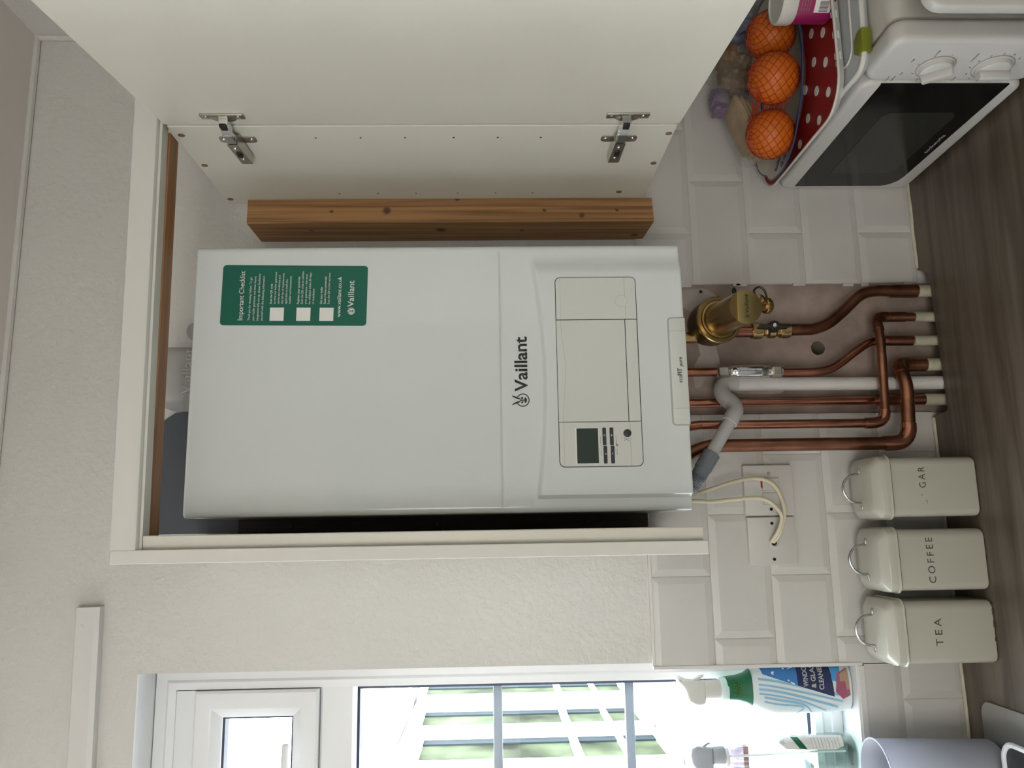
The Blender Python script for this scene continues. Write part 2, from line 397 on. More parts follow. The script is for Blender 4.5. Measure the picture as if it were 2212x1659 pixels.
obj('paint_smear', b, mat('paint_smear', (.48, .43, .39), .7, var=.2, vscale=20), wall, smooth=False, label='pale paint smears on the bare plaster')
b = nbm(); sphere(b, (.391, .004, .3335), .005, 1.2, .5, .8, 10, 8); sphere(b, (.390, .004, .3935), .003, 1, .5, 1, 10, 8)
obj('wall_plug', b, 'black', wall)
# room shell
b = nbm(); box(b, XR, XR+.1, YR, .3, ZF, ZC); struct('wall_right', b, 'paint')
b = nbm(); box(b, XL-.1, XL, YR, .3, ZF, ZC); struct('wall_left', b, 'paint')
b = nbm(); box(b, XL, XR, YR-.1, YR, ZF, ZC); struct('wall_rear', b, 'paint')
b = nbm(); box(b, XL-.1, XR+.1, YR-.1, .3, ZC, ZC+.1); struct('ceiling', b, 'ceil')
b = nbm(); box(b, XL-.1, XR+.1, YR-.1, .3, ZF-.1, ZF); struct('floor', b, mat('floor_vinyl', (.20, .17, .14), .5, var=.2))
# coving smear along the ceiling joint and at the corner
b = nbm(); tube(b, [(XL, .002, ZC-.002), (XR, .002, ZC-.002)], .007, 8, 0); tube(b, [(XR-.002, .002, 1.3), (XR-.002, .002, ZC)], .006, 8, 0)
struct('trim_1', b, 'paint', True)
# tile edge trim round the window: vertical strip and sill nosing
b = nbm(); box(b, WX1-.010, WX1-.004, -.0022, .012, WZ0-.012, 5*T_+.002, .001); struct('trim_2', b, 'trim')
b = nbm(); box(b, WX0, WX1-.010, -.0025, .012, WZ0-.014, WZ0-.003, .001); struct('trim_3', b, 'trim')
b = nbm(); box(b, WX1-.004, PX0, -.0008, .008, 5*T_-.002, 5*T_+.003, .0008); struct('trim_4', b, 'trim')

b = nbm(); box(b, WX0, WX1, .002, .072, WZ1-.0015, WZ1+.0005); struct('added_bright_soffit_liner', b, 'upvc')  # white liner added so the window soffit looks lit
# ---------------------------------------------------------------- window
win = bpy.data.objects.new('window_1', None); C.objects.link(win); win.location = (WX0, .10, WZ0); OFF['window_1'] = (WX0, .10, WZ0); win['kind'] = 'structure'
YF = .07
b = nbm(); box(b, WX0, WX1, -.0005, .075, WZ0-.012, WZ0, .0015)
obj('window_sill', b, mat('white_sill', (.74, .76, .78), .3), win)
b = nbm()
OX0, OX1, OZ0, OZ1 = WX0+.003, -.2435, .190, 1.337
# outer frame: flat face then a sloped bead towards the glass
ring(b, OX0, OX1, OZ0, OZ1, [(0, YF), (.018, YF), (.022, YF-.003), (.034, YF-.001), (.0365, YF+.012), (.0365, YF+.06), (0, YF+.06)])
box(b, WX0+.003, OX1, YF-.004, YF+.06, WZ0, OZ0+.006, .002)
obj('frame', b, 'upvc', win)
# transom
ZT0, ZT1 = 1.002, 1.062
b = nbm(); prism(b, [(YF+.012, ZT0), (YF, ZT0+.006), (YF, ZT1-.004), (YF+.004, ZT1), (YF+.06, ZT1), (YF+.06, ZT0)], OX0+.034, OX1-.034, 'x')
obj('transom', b, 'upvc', win)
# top-hung sash, proud of the frame
SX0, SX1, SZ0, SZ1 = OX0+.040, -.2793, 1.0635, 1.2700
b = nbm(); ring(b, SX0, SX1, SZ0, SZ1, [(0, YF-.006), (.004, YF-.009), (.026, YF-.009), (.030, YF-.007), (.044, YF+.004), (.044, YF+.05), (0, YF+.05)])
obj('sash', b, 'upvc', win)
b = nbm(); box(b, OX0+.036, OX1-.036, YF+.002, YF+.05, 1.2705, 1.303)
obj('head', b, 'upvc', win)
b = nbm(); ring(b, SX0+.043, SX1-.043, SZ0+.043, SZ1-.043, [(0, YF+.008), (.0045, YF+.010), (.0045, YF+.03), (0, YF+.03)])
ring(b, OX0+.036, OX1-.036, OZ0+.036, ZT0+.001, [(0, YF+.013), (.005, YF+.016), (.005, YF+.045), (0, YF+.045)])
obj('gasket', b, 'gasket', win)
b = nbm(); box(b, OX0+.036, OX1-.036, YF+.024, YF+.027, OZ0+.045, ZT0); obj('pane', b, 'glass', win, smooth=False)
b = nbm(); box(b, SX0+.043, SX1-.043, YF+.018, YF+.021, SZ0+.043, SZ1-.043); obj('pane', b, 'glass', win, smooth=False)
for z0 in (.7555, .5270):
    b = nbm(); box(b, OX0+.036, OX1-.038, YF+.029, YF+.040, z0, z0+.0155, .0015); obj('glazing_bar', b, 'bar', win)
b = nbm()
tube(b, [(-.3560, .030, 1.1085), (-.372, .028, 1.1085), (-.40, .027, 1.1085), (-.43, .028, 1.108), (-.45, .032, 1.106)], lambda t: .0055 if t > .04 else .0032, 14, 5)
box(b, -.475, -.44, .040, .056, 1.090, 1.122, .004); tube(b, [(-.45, .03, 1.106), (-.455, .045, 1.106)], .006, 12, 0)
obj('handle', b, 'upvc', win)

# ================================================================ WORKTOP
wt = thing('worktop', 'grey wood-grain worktop with a notch cut at the back for the pipes', 'worktop', (-.5, -.3, -.04))
b = nbm()
prism(b, [(XL+.001, -.001), (XL+.001, -.60), (XR-.001, -.60), (XR-.001, -.001), (.425, -.001), (.421, -.012), (.410, -.030), (.400, -.0335), (.170, -.0440), (.164, -.040), (.160, -.001)], -.04, 0, 'z')
obj('top', b, 'worktop', wt, smooth=False)
b = nbm()
for (x0, x1) in ((XL+.002, .158), (.428, XR-.002)):
    P = [(x0+(x1-x0)*i/40, -.0015+random.uniform(-.0006, .0006), .0012+random.uniform(-.0004, .0006)) for i in range(41)]
    tube(b, P, .0032, 8, 2)
obj('sealant_bead', b, 'sealant', wt)
bc = thing('added_unseen_base_cabinet', 'unseen white base cabinet, added to block light, carrying the grey worktop', 'cabinet', (-.5, -.3, ZF))  # out of view; added to keep light from coming in under the worktop
b = nbm(); box(b, XL+.002, XR-.002, -.56, -.545, ZF+.10, -.04); box(b, XL+.002, XR-.002, -.50, -.49, ZF, ZF+.10); obj('added_carcass', b, 'melamine', bc, smooth=False)
for i in range(4):
    b = nbm(); box(b, XL+.02+i*.69, XL+.70+i*.69, -.58, -.561, ZF+.11, -.05, .003); d = obj('door', b, 'melamine', bc)
    b = nbm(); tube(b, [(XL+.62+i*.69, -.58, -.12), (XL+.62+i*.69, -.605, -.12), (XL+.62+i*.69, -.605, -.25), (XL+.62+i*.69, -.58, -.25)], .005, 10, 0); obj('handle', b, 'chrome', d)

# ================================================================ CABINET
cab = thing('wall_cabinet', 'cream wall cabinet with its door swung open around the boiler', 'cabinet', (.25, -.17, .50))
tilt = lambda x: .009*(x+.04)/.58
b = nbm()
prof = [(-.345, 1.2385), (-.345, 1.212), (-.3435, 1.2085), (-.340, 1.2065), (-.3375, 1.2065), (-.3365, 1.2035), (-.3170, 1.2035), (-.3170, 1.2385)]
sec = []
for x in (-.0375, .60): sec.append([(x, y, z+tilt(x)) for y, z in prof])
loft(b, sec); obj('cornice', b, 'melamine_d', cab)
b = nbm(); box(b, -.0545, -.0375, -.345, .004, .4995, 1.2385, .0008, 1); obj('side_panel', b, 'melamine_d', cab, label='left decor panel of the cabinet')
b = nbm()
prism(b, [(-.0373, .003), (-.0373, -.3335), (-.0345, -.3345), (-.024, -.3365), (-.0215, -.3365), (-.0205, -.3355), (-.0205, .003)], .5035, 1.2030, 'z')
obj('side_panel', b, 'melamine', cab, label='inner left side panel of the cabinet')
b = nbm(); box(b, .5305, .5485, -.331, -.0644, .5051, 1.2088, .0006, 1); obj('side_panel', b, 'melamine', cab, label='right side panel with dowel ends and shelf holes')
dw = mat('dowel_end', (.24, .15, .09), .8, var=.2, vscale=60)
for (y, z, r_) in ((-.3065, 1.1985, .0047), (-.2123, 1.1990, .0047), (-.0859, 1.2005, .0047), (-.3079, .5120, .0047), (-.2142, .5150, .0047), (-.1081, .5517, .0050)):
    b = nbm(); prism(b, circ(y, z, r_, 20), .5298, .5306, 'x'); obj('dowel', b, dw, cab)
for z in (1.0134, .9501, .8872, .8181, .7554, .6939):
    obj('shelf_hole', prism(nbm(), circ(-.2973, z, .0015, 10), .5302, .5306, 'x'), 'dark', cab)
    obj('shelf_hole', prism(nbm(), circ(-.1053, z+.002, .0013, 10), .5302, .5306, 'x'), 'dark', cab)
# open door: hinged on the right panel, swung just past square
DA = math.radians(7.1)
DT = Matrix.Translation((.5318, -.334, 0)) @ Matrix.Rotation(-DA, 4, 'Z')
b = nbm(); box(b, 0, .018, -.595, 0, .5020, 1.2118, .0008, 1, T=DT); door = obj('door', b, 'melamine', cab)
for hz_ in (1.1245, .5830):
    b = nbm()
    # cup plate screwed to the door, with the round cup rim
    prism(b, rrect(-.040, -.025, hz_-.0315, hz_+.0265, .002), -.003, .0002, 'x', T=DT, bev=.0006)
    prism(b, [(-.0260+.0120*math.cos(t), hz_-.0025+.0165*math.sin(t)) for t in [PI*(-.5+i/16) for i in range(17)]], -.0022, .0002, 'x', T=DT)
    hg = obj('hinge', b, 'nickel', cab)
    for s_ in (-1, 1): obj('screw', prism(nbm(), circ(-.0325, hz_-.0025+s_*.0215, .0034, 16), -.0042, -.0028, 'x', T=DT), 'chrome', hg)
    b = nbm()
    # mounting plate on the panel
    prism(b, rrect(-.3040, -.2870, hz_-.0275, hz_+.0245, .006), .5285, .5306, 'x', bev=.0006)
    obj('mounting_plate', b, 'nickel', hg)
    for s_ in (-1, 1): obj('screw', lathe(nbm(), [(0, 0), (.0042, 0), (.0036, .0012), (.0014, .0016), (0, .001)], 16, T=Matrix.Translation((.5287, -.2955, hz_-.0015+s_*.0195)) @ Matrix.Rotation(-PI/2, 4, 'Y')), 'chrome', hg)
    b = nbm()
    # long arm: channel section that rises away from the panel
    loft(b, [[(.5280, -.245, hz_-.0095), (.5280, -.245, hz_+.0085), (.5165, -.245, hz_+.0075), (.5165, -.245, hz_-.0085)],
             [(.5280, -.314, hz_-.0085), (.5280, -.314, hz_+.0085), (.5115, -.314, hz_+.0075), (.5115, -.314, hz_-.0075)]])
    obj('hinge_arm', b, 'nickel', hg)
    b = nbm()
    loft(b, [[(.5225, -.316, hz_-.006), (.5225, -.316, hz_+.006), (.5125, -.316, hz_+.006), (.5125, -.316, hz_-.006)],
             [(.5205, -.338, hz_-.006), (.5205, -.338, hz_+.006), (.5118, -.338, hz_+.006), (.5118, -.338, hz_-.006)]])
    loft(b, [[(.5265, -.336, hz_-.0062), (.5265, -.336, hz_+.0055), (.5122, -.336, hz_+.0055), (.5122, -.336, hz_-.0062)],
             [(.5260, -.361, hz_-.0080), (.5260, -.361, hz_+.0040), (.5170, -.361, hz_+.0040), (.5170, -.361, hz_-.0080)]])
    obj('hinge_link', b, 'chrome', hg)
    obj('adjusting_slot', box(nbm(), .5116, .5160, -.288, -.274, hz_-.0035, hz_+.0030, .0005), 'black', hg)
    for y in (-.300, -.263): obj('adjusting_screw', lathe(nbm(), [(0, 0), (.0034, 0), (.0028, .001), (0, .0008)], 14, T=Matrix.Translation((.5121+(y+.300)*.07, y, hz_)) @ Matrix.Rotation(-PI/2, 4, 'Y')), 'chrome', hg)
    obj('hinge_damper', box(nbm(), .5135, .5185, -.362, -.350, hz_-.006, hz_+.003, .001), 'black', hg)

# timbers
BX, BZ = .50925, .492
b = nbm()
xl, xr = .488, .5300
loft(b, [[(xl, .003, BZ+.002), (xr, .003, BZ), (xr, -.083, BZ), (xr-.001, -.084, BZ), (xl+.001, -.084, BZ-.002), (xl, -.083, BZ-.002)],
         [(xl, .003, 1.172), (xr, .003, 1.172), (xr, -.083, 1.172), (xr-.001, -.084, 1.172), (xl+.001, -.084, 1.1725), (xl, -.083, 1.1725)]])
tb = thing('timber_post', 'upright pine timber screwed to the wall right of the boiler', 'timber', (BX, 0, BZ))
obj('post', b, 'pine', tb, smooth=False)
for z in (1.033, .675, .552):
    b = nbm(); lathe(b, [(0, 0), (.0034, 0), (.0028, .0008), (.0008, .0006), (0, .0002)], 16, T=Matrix.Translation((.509, -.0838, z)) @ Matrix.Rotation(PI/2, 4, 'X')); obj('screw', b, 'brass_d', tb)
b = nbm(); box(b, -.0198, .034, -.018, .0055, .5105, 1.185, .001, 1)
dk = thing('backing_board', 'brown upright board coloured darker for the shadowed gap left of the boiler', 'timber', (.007, 0, .51))
obj('board', b, 'shadedwood', dk, smooth=False)
for z in (1.10, .86, .61):
    b = nbm(); lathe(b, [(0, 0), (.004, 0), (.003, .001), (0, .001)], 14, T=Matrix.Translation((-.0095, -.0178, z)) @ Matrix.Rotation(PI/2, 4, 'X')); obj('screw', b, 'black', dk)
b = nbm(); loft(b, [[(x, y, z+tilt(x)-.003*(x > .3)) for y, z in ((-.3165, 1.2035), (-.288, 1.2035), (-.288, 1.2235), (-.3165, 1.2235))] for x in (-.0204, .529)])
tag(obj('pine_strip', b, 'pinex', loc=(.25, -.30, 1.2035), smooth=False), 'reddish pine strip fixed behind the cabinet cornice above the boiler', 'timber')
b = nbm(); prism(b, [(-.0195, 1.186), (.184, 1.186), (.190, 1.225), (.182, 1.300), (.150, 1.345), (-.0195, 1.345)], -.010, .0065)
tag(obj('shade_board', b, mat('painted_shade_grey', (.070, .080, .095), .6), loc=(.08, 0, 1.186), smooth=False), 'dark grey board standing in for wall shade above the left half of the boiler', 'board')  # added dark board: paints in the shade on the wall behind
# trunking top left
b = nbm(); prism(b, [(.006, -.0215), (-.010, -.0215), (-.013, -.014), (-.013, .014), (-.010, .0175), (.006, .0215)], -1.0, -.1330, 'x', T=Matrix.Translation((0, 0, 1.4265)) @ Matrix.Rotation(math.radians(-1.1), 4, 'Y'))
tr = thing('cable_trunking', 'painted strip of trunking on the wall above the window', 'trunking', (-.5, 0, 1.42))
obj('cover', b, 'trim', tr, smooth=False)
b = nbm(); lathe(b, [(0, 0), (.004, 0), (.003, .001), (0, .001)], 12, T=Matrix.Translation((-.163, -.0128, 1.4275)) @ Matrix.Rotation(PI/2, 4, 'X')); obj('screw', b, 'trim', tr)

# ================================================================ BOILER
YB = -.2351; BX0, BX1, BZ0, BZ1 = .0022, .3922, .4888, 1.1955
bo = thing('boiler', 'white wall-hung combi boiler with a green checklist sticker', 'boiler', (.1972, -.12, BZ0))
b = nbm()
xs = sorted(set([0, .0008, .002, .0038, .006, .009, .013]+[.013+i*(.364/70) for i in range(71)]+[.381, .384, .3862, .388, .3892, .39]))
zs = sorted(set([0, .0008, .002, .004, .006, .009]+[.009+i*.006 for i in range(30)]+[.185+i*.0014 for i in range(64)]+[.275+i*.012 for i in range(35)]+[.6995, .702, .7035, .7048, .706, .7067]))
def bfront(x, z):
    X, Z = x+BX0, z+BZ0; y = YB
    e = lambda d, r: r-math.sqrt(max(0, r*r-max(0, r-d)**2)) if d < r else 0
    y += e(x, .008)+e(.39-x, .008)+e(.7067-z, .005)+e(z, .003)
    zc = .6965+.16*((X-.185)**2)*3.0+.0 ; zc = .6965+.48*(X-.185)**2
    side = min(max((X-.020)/.006, 0), 1)*min(max((.3740-X)/.03, 0), 1)
    t = min(max((zc-Z)/.0085, 0), 1); t = t*t*(3-2*t)
    y -= .0085*t*(side*side*(3-2*side))
    g = abs(Z-.7535)
    if .015 < X < .383: y += .0022*max(0, 1-g/.0030)
    return y
grid = [[b.verts.new((x+BX0, bfront(x, z), z+BZ0)) for x in xs] for z in zs]
for j in range(len(zs)-1):
    for i in range(len(xs)-1): b.faces.new((grid[j][i], grid[j][i+1], grid[j+1][i+1], grid[j+1][i]))
edge = [(xs[i], zs[0]) for i in range(len(xs))]+[(xs[-1], zs[j]) for j in range(1, len(zs))]+[(xs[i], zs[-1]) for i in range(len(xs)-2, -1, -1)]+[(xs[0], zs[j]) for j in range(len(zs)-2, 0, -1)]
ev = [grid[0][i] for i in range(len(xs))]+[grid[j][-1] for j in range(1, len(zs))]+[grid[-1][i] for i in range(len(xs)-2, -1, -1)]+[grid[j][0] for j in range(len(zs)-2, 0, -1)]
bk = [b.verts.new((v.co.x, -.0185, v.co.z)) for v in ev]
for i in range(len(ev)):
    j = (i+1) % len(ev); b.faces.new((ev[i], bk[i], bk[j], ev[j]))
b.faces.new(bk); bmesh.ops.recalc_face_normals(b, faces=b.faces)
obj('casing', b, 'boiler', bo)
YP = YB-.0085     # raised lower surface
cpn = obj('control_panel', prism(nbm(), rrect(.0633, .3392, .5570, .6750, .008), YP-.0002, YP+.002), 'gap', bo, smooth=False)
def plate(pts, name='cover_plate', y=YP-.0011): return obj(name, prism(nbm(), pts, y, YP+.0005, bev=.0003, seg=1), 'panel', cpn)
def rc(x0, x1, z0, z1, r=(0, 0, 0, 0)):  # r: tr, tl, bl, br
    o = []
    for (cx, cz, a, rr_) in ((x1, z1, 0, r[0]), (x0, z1, 90, r[1]), (x0, z0, 180, r[2]), (x1, z0, 270, r[3])):
        sx = -1 if cx == x1 else 1; sz = -1 if cz == z1 else 1
        if rr_ == 0: o.append((cx, cz)); continue
        for i in range(6):
            t = math.radians(a+18*i); o.append((cx+sx*rr_+rr_*math.cos(t), cz+sz*rr_+rr_*math.sin(t)))
    return o
plate(rc(.2757, .3382, .5580, .6740, (.007, 0, 0, .007)))
plate(rc(.1272, .2745, .5757, .6742), 'flap'); plate(rc(.1272, .2745, .5582, .5747))
plate(rc(.0643, .1264, .5580, .6740, (0, .007, .007, 0)), 'display_plate')
b = nbm(); yl = YP-.00125
box(b, .2757, .3382, yl, yl+.0003, .6675, .6678); box(b, .0643, .1264, yl, yl+.0003, .6675, .6678)
box(b, .2757, .296, yl, yl+.0003, .5738, .5742); box(b, .309, .3382, yl, yl+.0003, .5738, .5742); box(b, .0643, .1264, yl, yl+.0003, .5738, .5742)
P = [(.1275+.147*i/20, yl, .6678-.0050*math.sin(PI*min(1, max(0, (i/20)))**1.0)**2) for i in range(21)]
for p_, q_ in zip(P, P[1:]): loft(b, [[(p_[0], yl, p_[2]), (p_[0], yl+.0003, p_[2]), (p_[0], yl+.0003, p_[2]+.0003), (p_[0], yl, p_[2]+.0003)], [(q_[0], yl, q_[2]), (q_[0], yl+.0003, q_[2]), (q_[0], yl+.0003, q_[2]+.0003), (q_[0], yl, q_[2]+.0003)]])
cc = circ(.3025, .5795, .0090, 36)
for i in range(36):
    p_, q_ = cc[i], cc[(i+1) % 36]; k = .975
    f_ = lambda p: (.3025+(p[0]-.3025)*k, .5795+(p[1]-.5795)*k)
    prism(b, [p_, q_, f_(q_), f_(p_)], yl, yl+.0002)
obj('panel_lines', b, 'line', cpn, smooth=False)
b = nbm(); box(b, .0675, .1185, YP-.0016, YP-.0008, .6188, .6520, .0003, 1); ds = obj('display', b, 'white', cpn, smooth=False)
b = nbm(); box(b, .0685, .1175, YP-.0019, YP-.0008, .6198, .6500)
obj('display_glass', b, 'lcd', cpn, smooth=False)
b = nbm(); yd = YP-.0021
text(b, '55', .0885, .6380, yd, width=.0095, h=.0085, ext=.0001); text(b, 'o c', .0992, .6452, yd, h=.0026, ext=.0001)
box(b, .0690, .1172, yd, yd+.0001, .6274, .6277); box(b, .0820, .0834, yd, yd+.0001, .6235, .6260); box(b, .1055, .1085, yd, yd+.0001, .6215, .6245)
obj('display_digits', b, 'lcdink', cpn, smooth=False)
for (x0, x1, z0, z1, s_) in ((.0935, .1183, .6085, .6136, 'O'), (.0680, .0925, .6078, .6129, 'O'), (.0935, .1183, .5982, .6034, '+'), (.0680, .0925, .5975, .6027, '-')):
    b = nbm(); prism(b, rrect(x0, x1, z0, z1, .0012, 3), YP-.0024, YP-.0005, bev=.0004, seg=1); obj('button', b, 'button', cpn)
b = nbm()
for (x, z, s_) in ((.1062, .6097, '0'), (.0801, .6090, '0'), (.1058, .5992, '+'), (.0803, .5987, '-')):
    if s_ == '0':
        for a in ((0, .0022, 0, .0003), (0, .0022, .0019, .0022), (0, .0003, 0, .0022), (.0019, .0022, 0, .0022), (.0009, .0013, .0009, .0013)): box(b, x+a[0], x+a[1], YP-.0027, YP-.0023, z+a[2], z+a[3])
    else:
        box(b, x, x+.0030, YP-.0027, YP-.0023, z+.0013, z+.0019)
        if s_ == '+': box(b, x+.0012, x+.0018, YP-.0027, YP-.0023, z+.0001, z+.0031)
obj('button_symbols', b, 'white', cpn, smooth=False)
b = nbm()
for (x0, x1, z0, z1) in ((.0962, .1052, .6162, .6165), (.1049, .1052, .6148, .6165), (.0798, .0888, .6158, .6161), (.0798, .0801, .6143, .6161), (.0922, .0925, .6145, .6172),
                         (.0962, .1052, .5943, .5946), (.1049, .1052, .5943, .5960), (.0798, .0888, .5936, .5939), (.0798, .0801, .5936, .5953)):
    box(b, x0, x1, YP-.0014, YP-.0008, z0, z1)
for i in range(4): prism(b, [(.0912+i*.0008, .5922), (.0916+i*.0008, .5922), (.0938+i*.0008, .5952), (.0934+i*.0008, .5952)], YP-.0014, YP-.0008)
for s_ in (-1, 1):
    prism(b, [(.1010, .5798), (.1014, .5798), (.1014+s_*.0018, .5835), (.1010+s_*.0018, .5835)], YP-.0014, YP-.0008)
    prism(b, [(.1010, .5798), (.1014, .5798), (.1014+s_*.0018, .5765), (.1010+s_*.0018, .5765)], YP-.0014, YP-.0008)
obj('panel_symbols', b, 'ink', cpn, smooth=False)
b = nbm(); prism(b, circ(.1100, .5785, .0056, 28), YP-.0030, YP-.0005, bev=.0006); obj('round_button', b, 'button', cpn)
# name plate at the bottom edge
b = nbm(); prism(b, rc(.1198, .2775, .4892, .5140, (.006, .006, 0, 0)), YP-.0004, YP+.004, bev=.0004, seg=1); np_ = obj('name_plate_surround', b, mat('plate_groove', (.42, .43, .42), .5), bo)
b = nbm(); prism(b, rc(.1216, .2757, .4884, .5122, (.004, .004, 0, 0)), YP-.0026, YP, bev=.0008); obj('name_plate', b, 'panel', np_)
b = nbm(); box(b, .1440, .1443, YP-.0028, YP-.002, .489, .512); box(b, .2565, .2568, YP-.0028, YP-.002, .489, .512); obj('plate_lines', b, 'line', np_, smooth=False)
b = nbm(); text(b, 'eco', .1812, .4968, YP-.0026, width=.0098, h=.0062, bold=.003); text(b, 'FIT', .1915, .4968, YP-.0026, width=.0105, h=.0062, bold=.022); text(b, 'pure', .2042, .4955, YP-.0026, width=.0140, h=.0056, bold=.012, shear=.3)
obj('lettering', b, 'ink', np_, smooth=False)
# raised maker's name and hare emblem
def emblem(b, cx, cz, r, y, T=None, th=.0004, e=.0003):
    R_ = circ(0, 0, 1, 36)
    seg_ = [i for i in range(36) if not 6 <= i < 12]
    for i in seg_:
        p_, q_ = R_[i], R_[(i+1) % 36]; prism(b, [(cx+r*p_[0], cz+r*p_[1]), (cx+r*q_[0], cz+r*q_[1]), (cx+r*.86*q_[0], cz+r*.86*q_[1]), (cx+r*.86*p_[0], cz+r*.86*p_[1])], y-e, y, T=T)
    for s_ in (-1, 1):   # ears
        prism(b, [(cx+s_*r*a, cz+r*c_) for a, c_ in ((.10, .35), (.30, .42), (.62, 1.25), (.75, 1.62), (.50, 1.50), (.20, .85))], y-e, y, T=T)
        prism(b, [(cx+s_*r*a, cz+r*c_) for a, c_ in ((.12, .12), (.40, .30), (.48, .02), (.30, -.12))], y-e, y, T=T)
        prism(b, [(cx+s_*r*a, cz+r*c_) for a, c_ in ((.06, -.30), (.34, -.22), (.42, -.45), (.10, -.62))], y-e, y, T=T)
    prism(b, [(cx+r*a, cz+r*c_) for a, c_ in ((-.12, .42), (.12, .42), (.07, -.1), (.14, -.45), (0, -.66), (-.14, -.45), (-.07, -.1))], y-e, y, T=T)
b = nbm(); text(b, 'Vaillant', .1728, .7172, YB, width=.0800, h=.0178, bold=.016, ext=.0008); emblem(b, .1603, .7240, .0095, YB, e=.0008)
obj('maker_lettering', b, 'ink', bo, smooth=False)
# sticker
ST = Matrix.Translation((.2742, YB-.0002, 1.1565)) @ Matrix.Rotation(math.radians(.75), 4, 'Y')
b = nbm(); prism(b, rrect(0, .0900, -.2090, 0, .005), -.0003, .0003, T=ST); stk = obj('sticker', b, 'green', bo, smooth=False)
b = nbm(); ty = -.0005
text(b, 'Important Checklist', .0075, -.0320, ty, width=.0735, h=.0072, T=ST, bold=.006, ext=.0001)
ln = [('Thank you for choosing Vaillant. To get', .065, -.0424), ('your boiler guarantee and smart home', .066, -.0485), ('integration fully set up, please familiarise', .070, -.0546), ('yourself with the following information', .067, -.0607)]
for s_, w_, z in ln: text(b, s_, .0070, z, ty, width=w_, h=.0032, T=ST, bold=.002, ext=.0001)
for z0, L_ in ((-.0725, (('Scan the QR code', .030, 1), ('to view our boiler guarantee', .048, 0), ('terms and conditions and', .043, 0), ('the full list of requirements', .046, 0), ('applicable to both the', .037, 0), ('installer and homeowner', .042, 0))),
               (-.1115, (('Register your guarantee', .041, 1), ('Scan the QR code to validate', .049, 0), ('your guarantee - this must', .045, 0), ('be validated within 30 days', .047, 0), ('of installation', .023, 0))),
               (-.1445, (('Get your boiler', .026, 1), ('Smart Home connected', .041, 1), ('Scan the QR to find out how', .047, 0)))):
    for i, (s_, w_, bd) in enumerate(L_): text(b, s_, .0320, z0-i*.0054, ty, width=w_, h=.0031, T=ST, bold=.010 if bd else .001, ext=.0001)
text(b, 'www.vaillant.co.uk', .0125, -.1715, ty, width=.0610, h=.0055, T=ST, bold=.008, ext=.0001)
text(b, 'Vaillant', .0280, -.1900, ty, width=.0395, h=.0085, T=ST, bold=.014, ext=.0001)
prism(b, circ(.0215, -.1868, .0052, 24), ty-.0001, ty, T=ST)
for z in (-.0705, -.1085, -.1415): box(b, .0068, .0265, ty-.0001, ty, z-.0200, z, T=ST)
obj('lettering', b, 'white', stk, smooth=False)
b = nbm(); emblem(b, .0215, -.1868, .0044, ty-.0001, T=ST, e=.0001); obj('emblem', b, 'dkgreen', stk, smooth=False)
# flue elbow on top
b = nbm(); lathe(b, [(0, 1.194), (.056, 1.194), (.056, 1.204), (.050, 1.206), (.046, 1.215), (0, 1.216)], 36, T=Matrix.Translation((.221, -.110, 0)))
box(b, .178, .264, -.158, -.03, 1.202, 1.300, .016, 4); tube(b, [(.221, -.06, 1.25), (.221, .004, 1.25)], .042, 28, 0)
fl = obj('flue_elbow', b, mat('flue_grey', (.46, .46, .45), .5), bo)
for x in (.176, .284):
    b = nbm(); lathe(b, [(0, 0), (.0145, 0), (.0145, .030), (.012, .036), (0, .037)], 24, T=Matrix.Translation((x, -.135, 1.206)) @ Matrix.Rotation(math.radians(68), 4, 'X')); obj('test_point_cap', b, 'greyp', fl)
    b = nbm(); tube(b, [(x, -.135, 1.194), (x, -.135, 1.210)], .008, 14, 0); obj('test_point', b, 'greyp', fl)
b = nbm(); text(b, 'Vaillant', .187, 1.219, -.1582, width=.072, h=.017, bold=.012, ext=.0014); obj('embossed_lettering', b, 'flue_em', fl, smooth=False)

# ================================================================ PIPES
def collar(b, p, q, r): tube(b, [p, q], r, 20, 0)
# 22 mm pipe from the ball valve
cpp = thing('copper_pipe', 'thick copper pipe bending down to the right under the brass filter', 'pipe', (.378, -.032, -.3))
b = nbm(); tube(b, [(.3068, -.046, .262), (.3075, -.044, .235), (.3100, -.040, .213), (.3210, -.036, .186), (.3440, -.032, .156), (.3700, -.030, .126), (.3795, -.028, .098), (.3800, -.026, .060), (.3800, -.023, .022)], .0107, 18)
obj('pipe', b, 'copper_d', cpp)
b = nbm(); collar(b, (.3800, -.0245, .066), (.3800, -.0232, .020), .0122); obj('coupling', b, 'copper_d', cpp)
b = nbm(); collar(b, (.3800, -.0232, .020), (.3800, -.0225, -.20), .0108); obj('painted_tail', b, 'tail', cpp)
# elbow stub joined to the 15 mm return
cpp = thing('copper_pipe', 'slim copper pipe dropping left of the waste pipe then running right to the second tail', 'pipe', (.143, -.055, .10))
b = nbm(); tube(b, [(.1395, -.072, .488), (.1400, -.063, .452), (.1428, -.060, .425), (.1430, -.059, .400), (.1430, -.058, .145)], .0077, 16); obj('pipe', b, 'copper', cpp)
b = nbm(); tube(b, [(.1430, -.058, .150), (.1432, -.058, .136), (.1460, -.0575, .124), (.1530, -.057, .1165), (.1640, -.056, .1135)], .0092, 16); obj('elbow', b, 'copper', cpp)
b = nbm(); tube(b, [(.1600, -.0565, .1135), (.2100, -.056, .1115), (.2600, -.054, .1085), (.2900, -.050, .1060), (.3080, -.044, .1050)], .0077, 16); obj('pipe', b, 'copper_d', cpp)
b = nbm(); tube(b, [(.3040, -.046, .1050), (.3180, -.038, .1030), (.3290, -.030, .0970), (.3325, -.026, .0870), (.3325, -.025, .0780)], .0092, 16); obj('elbow', b, 'copper_d', cpp)
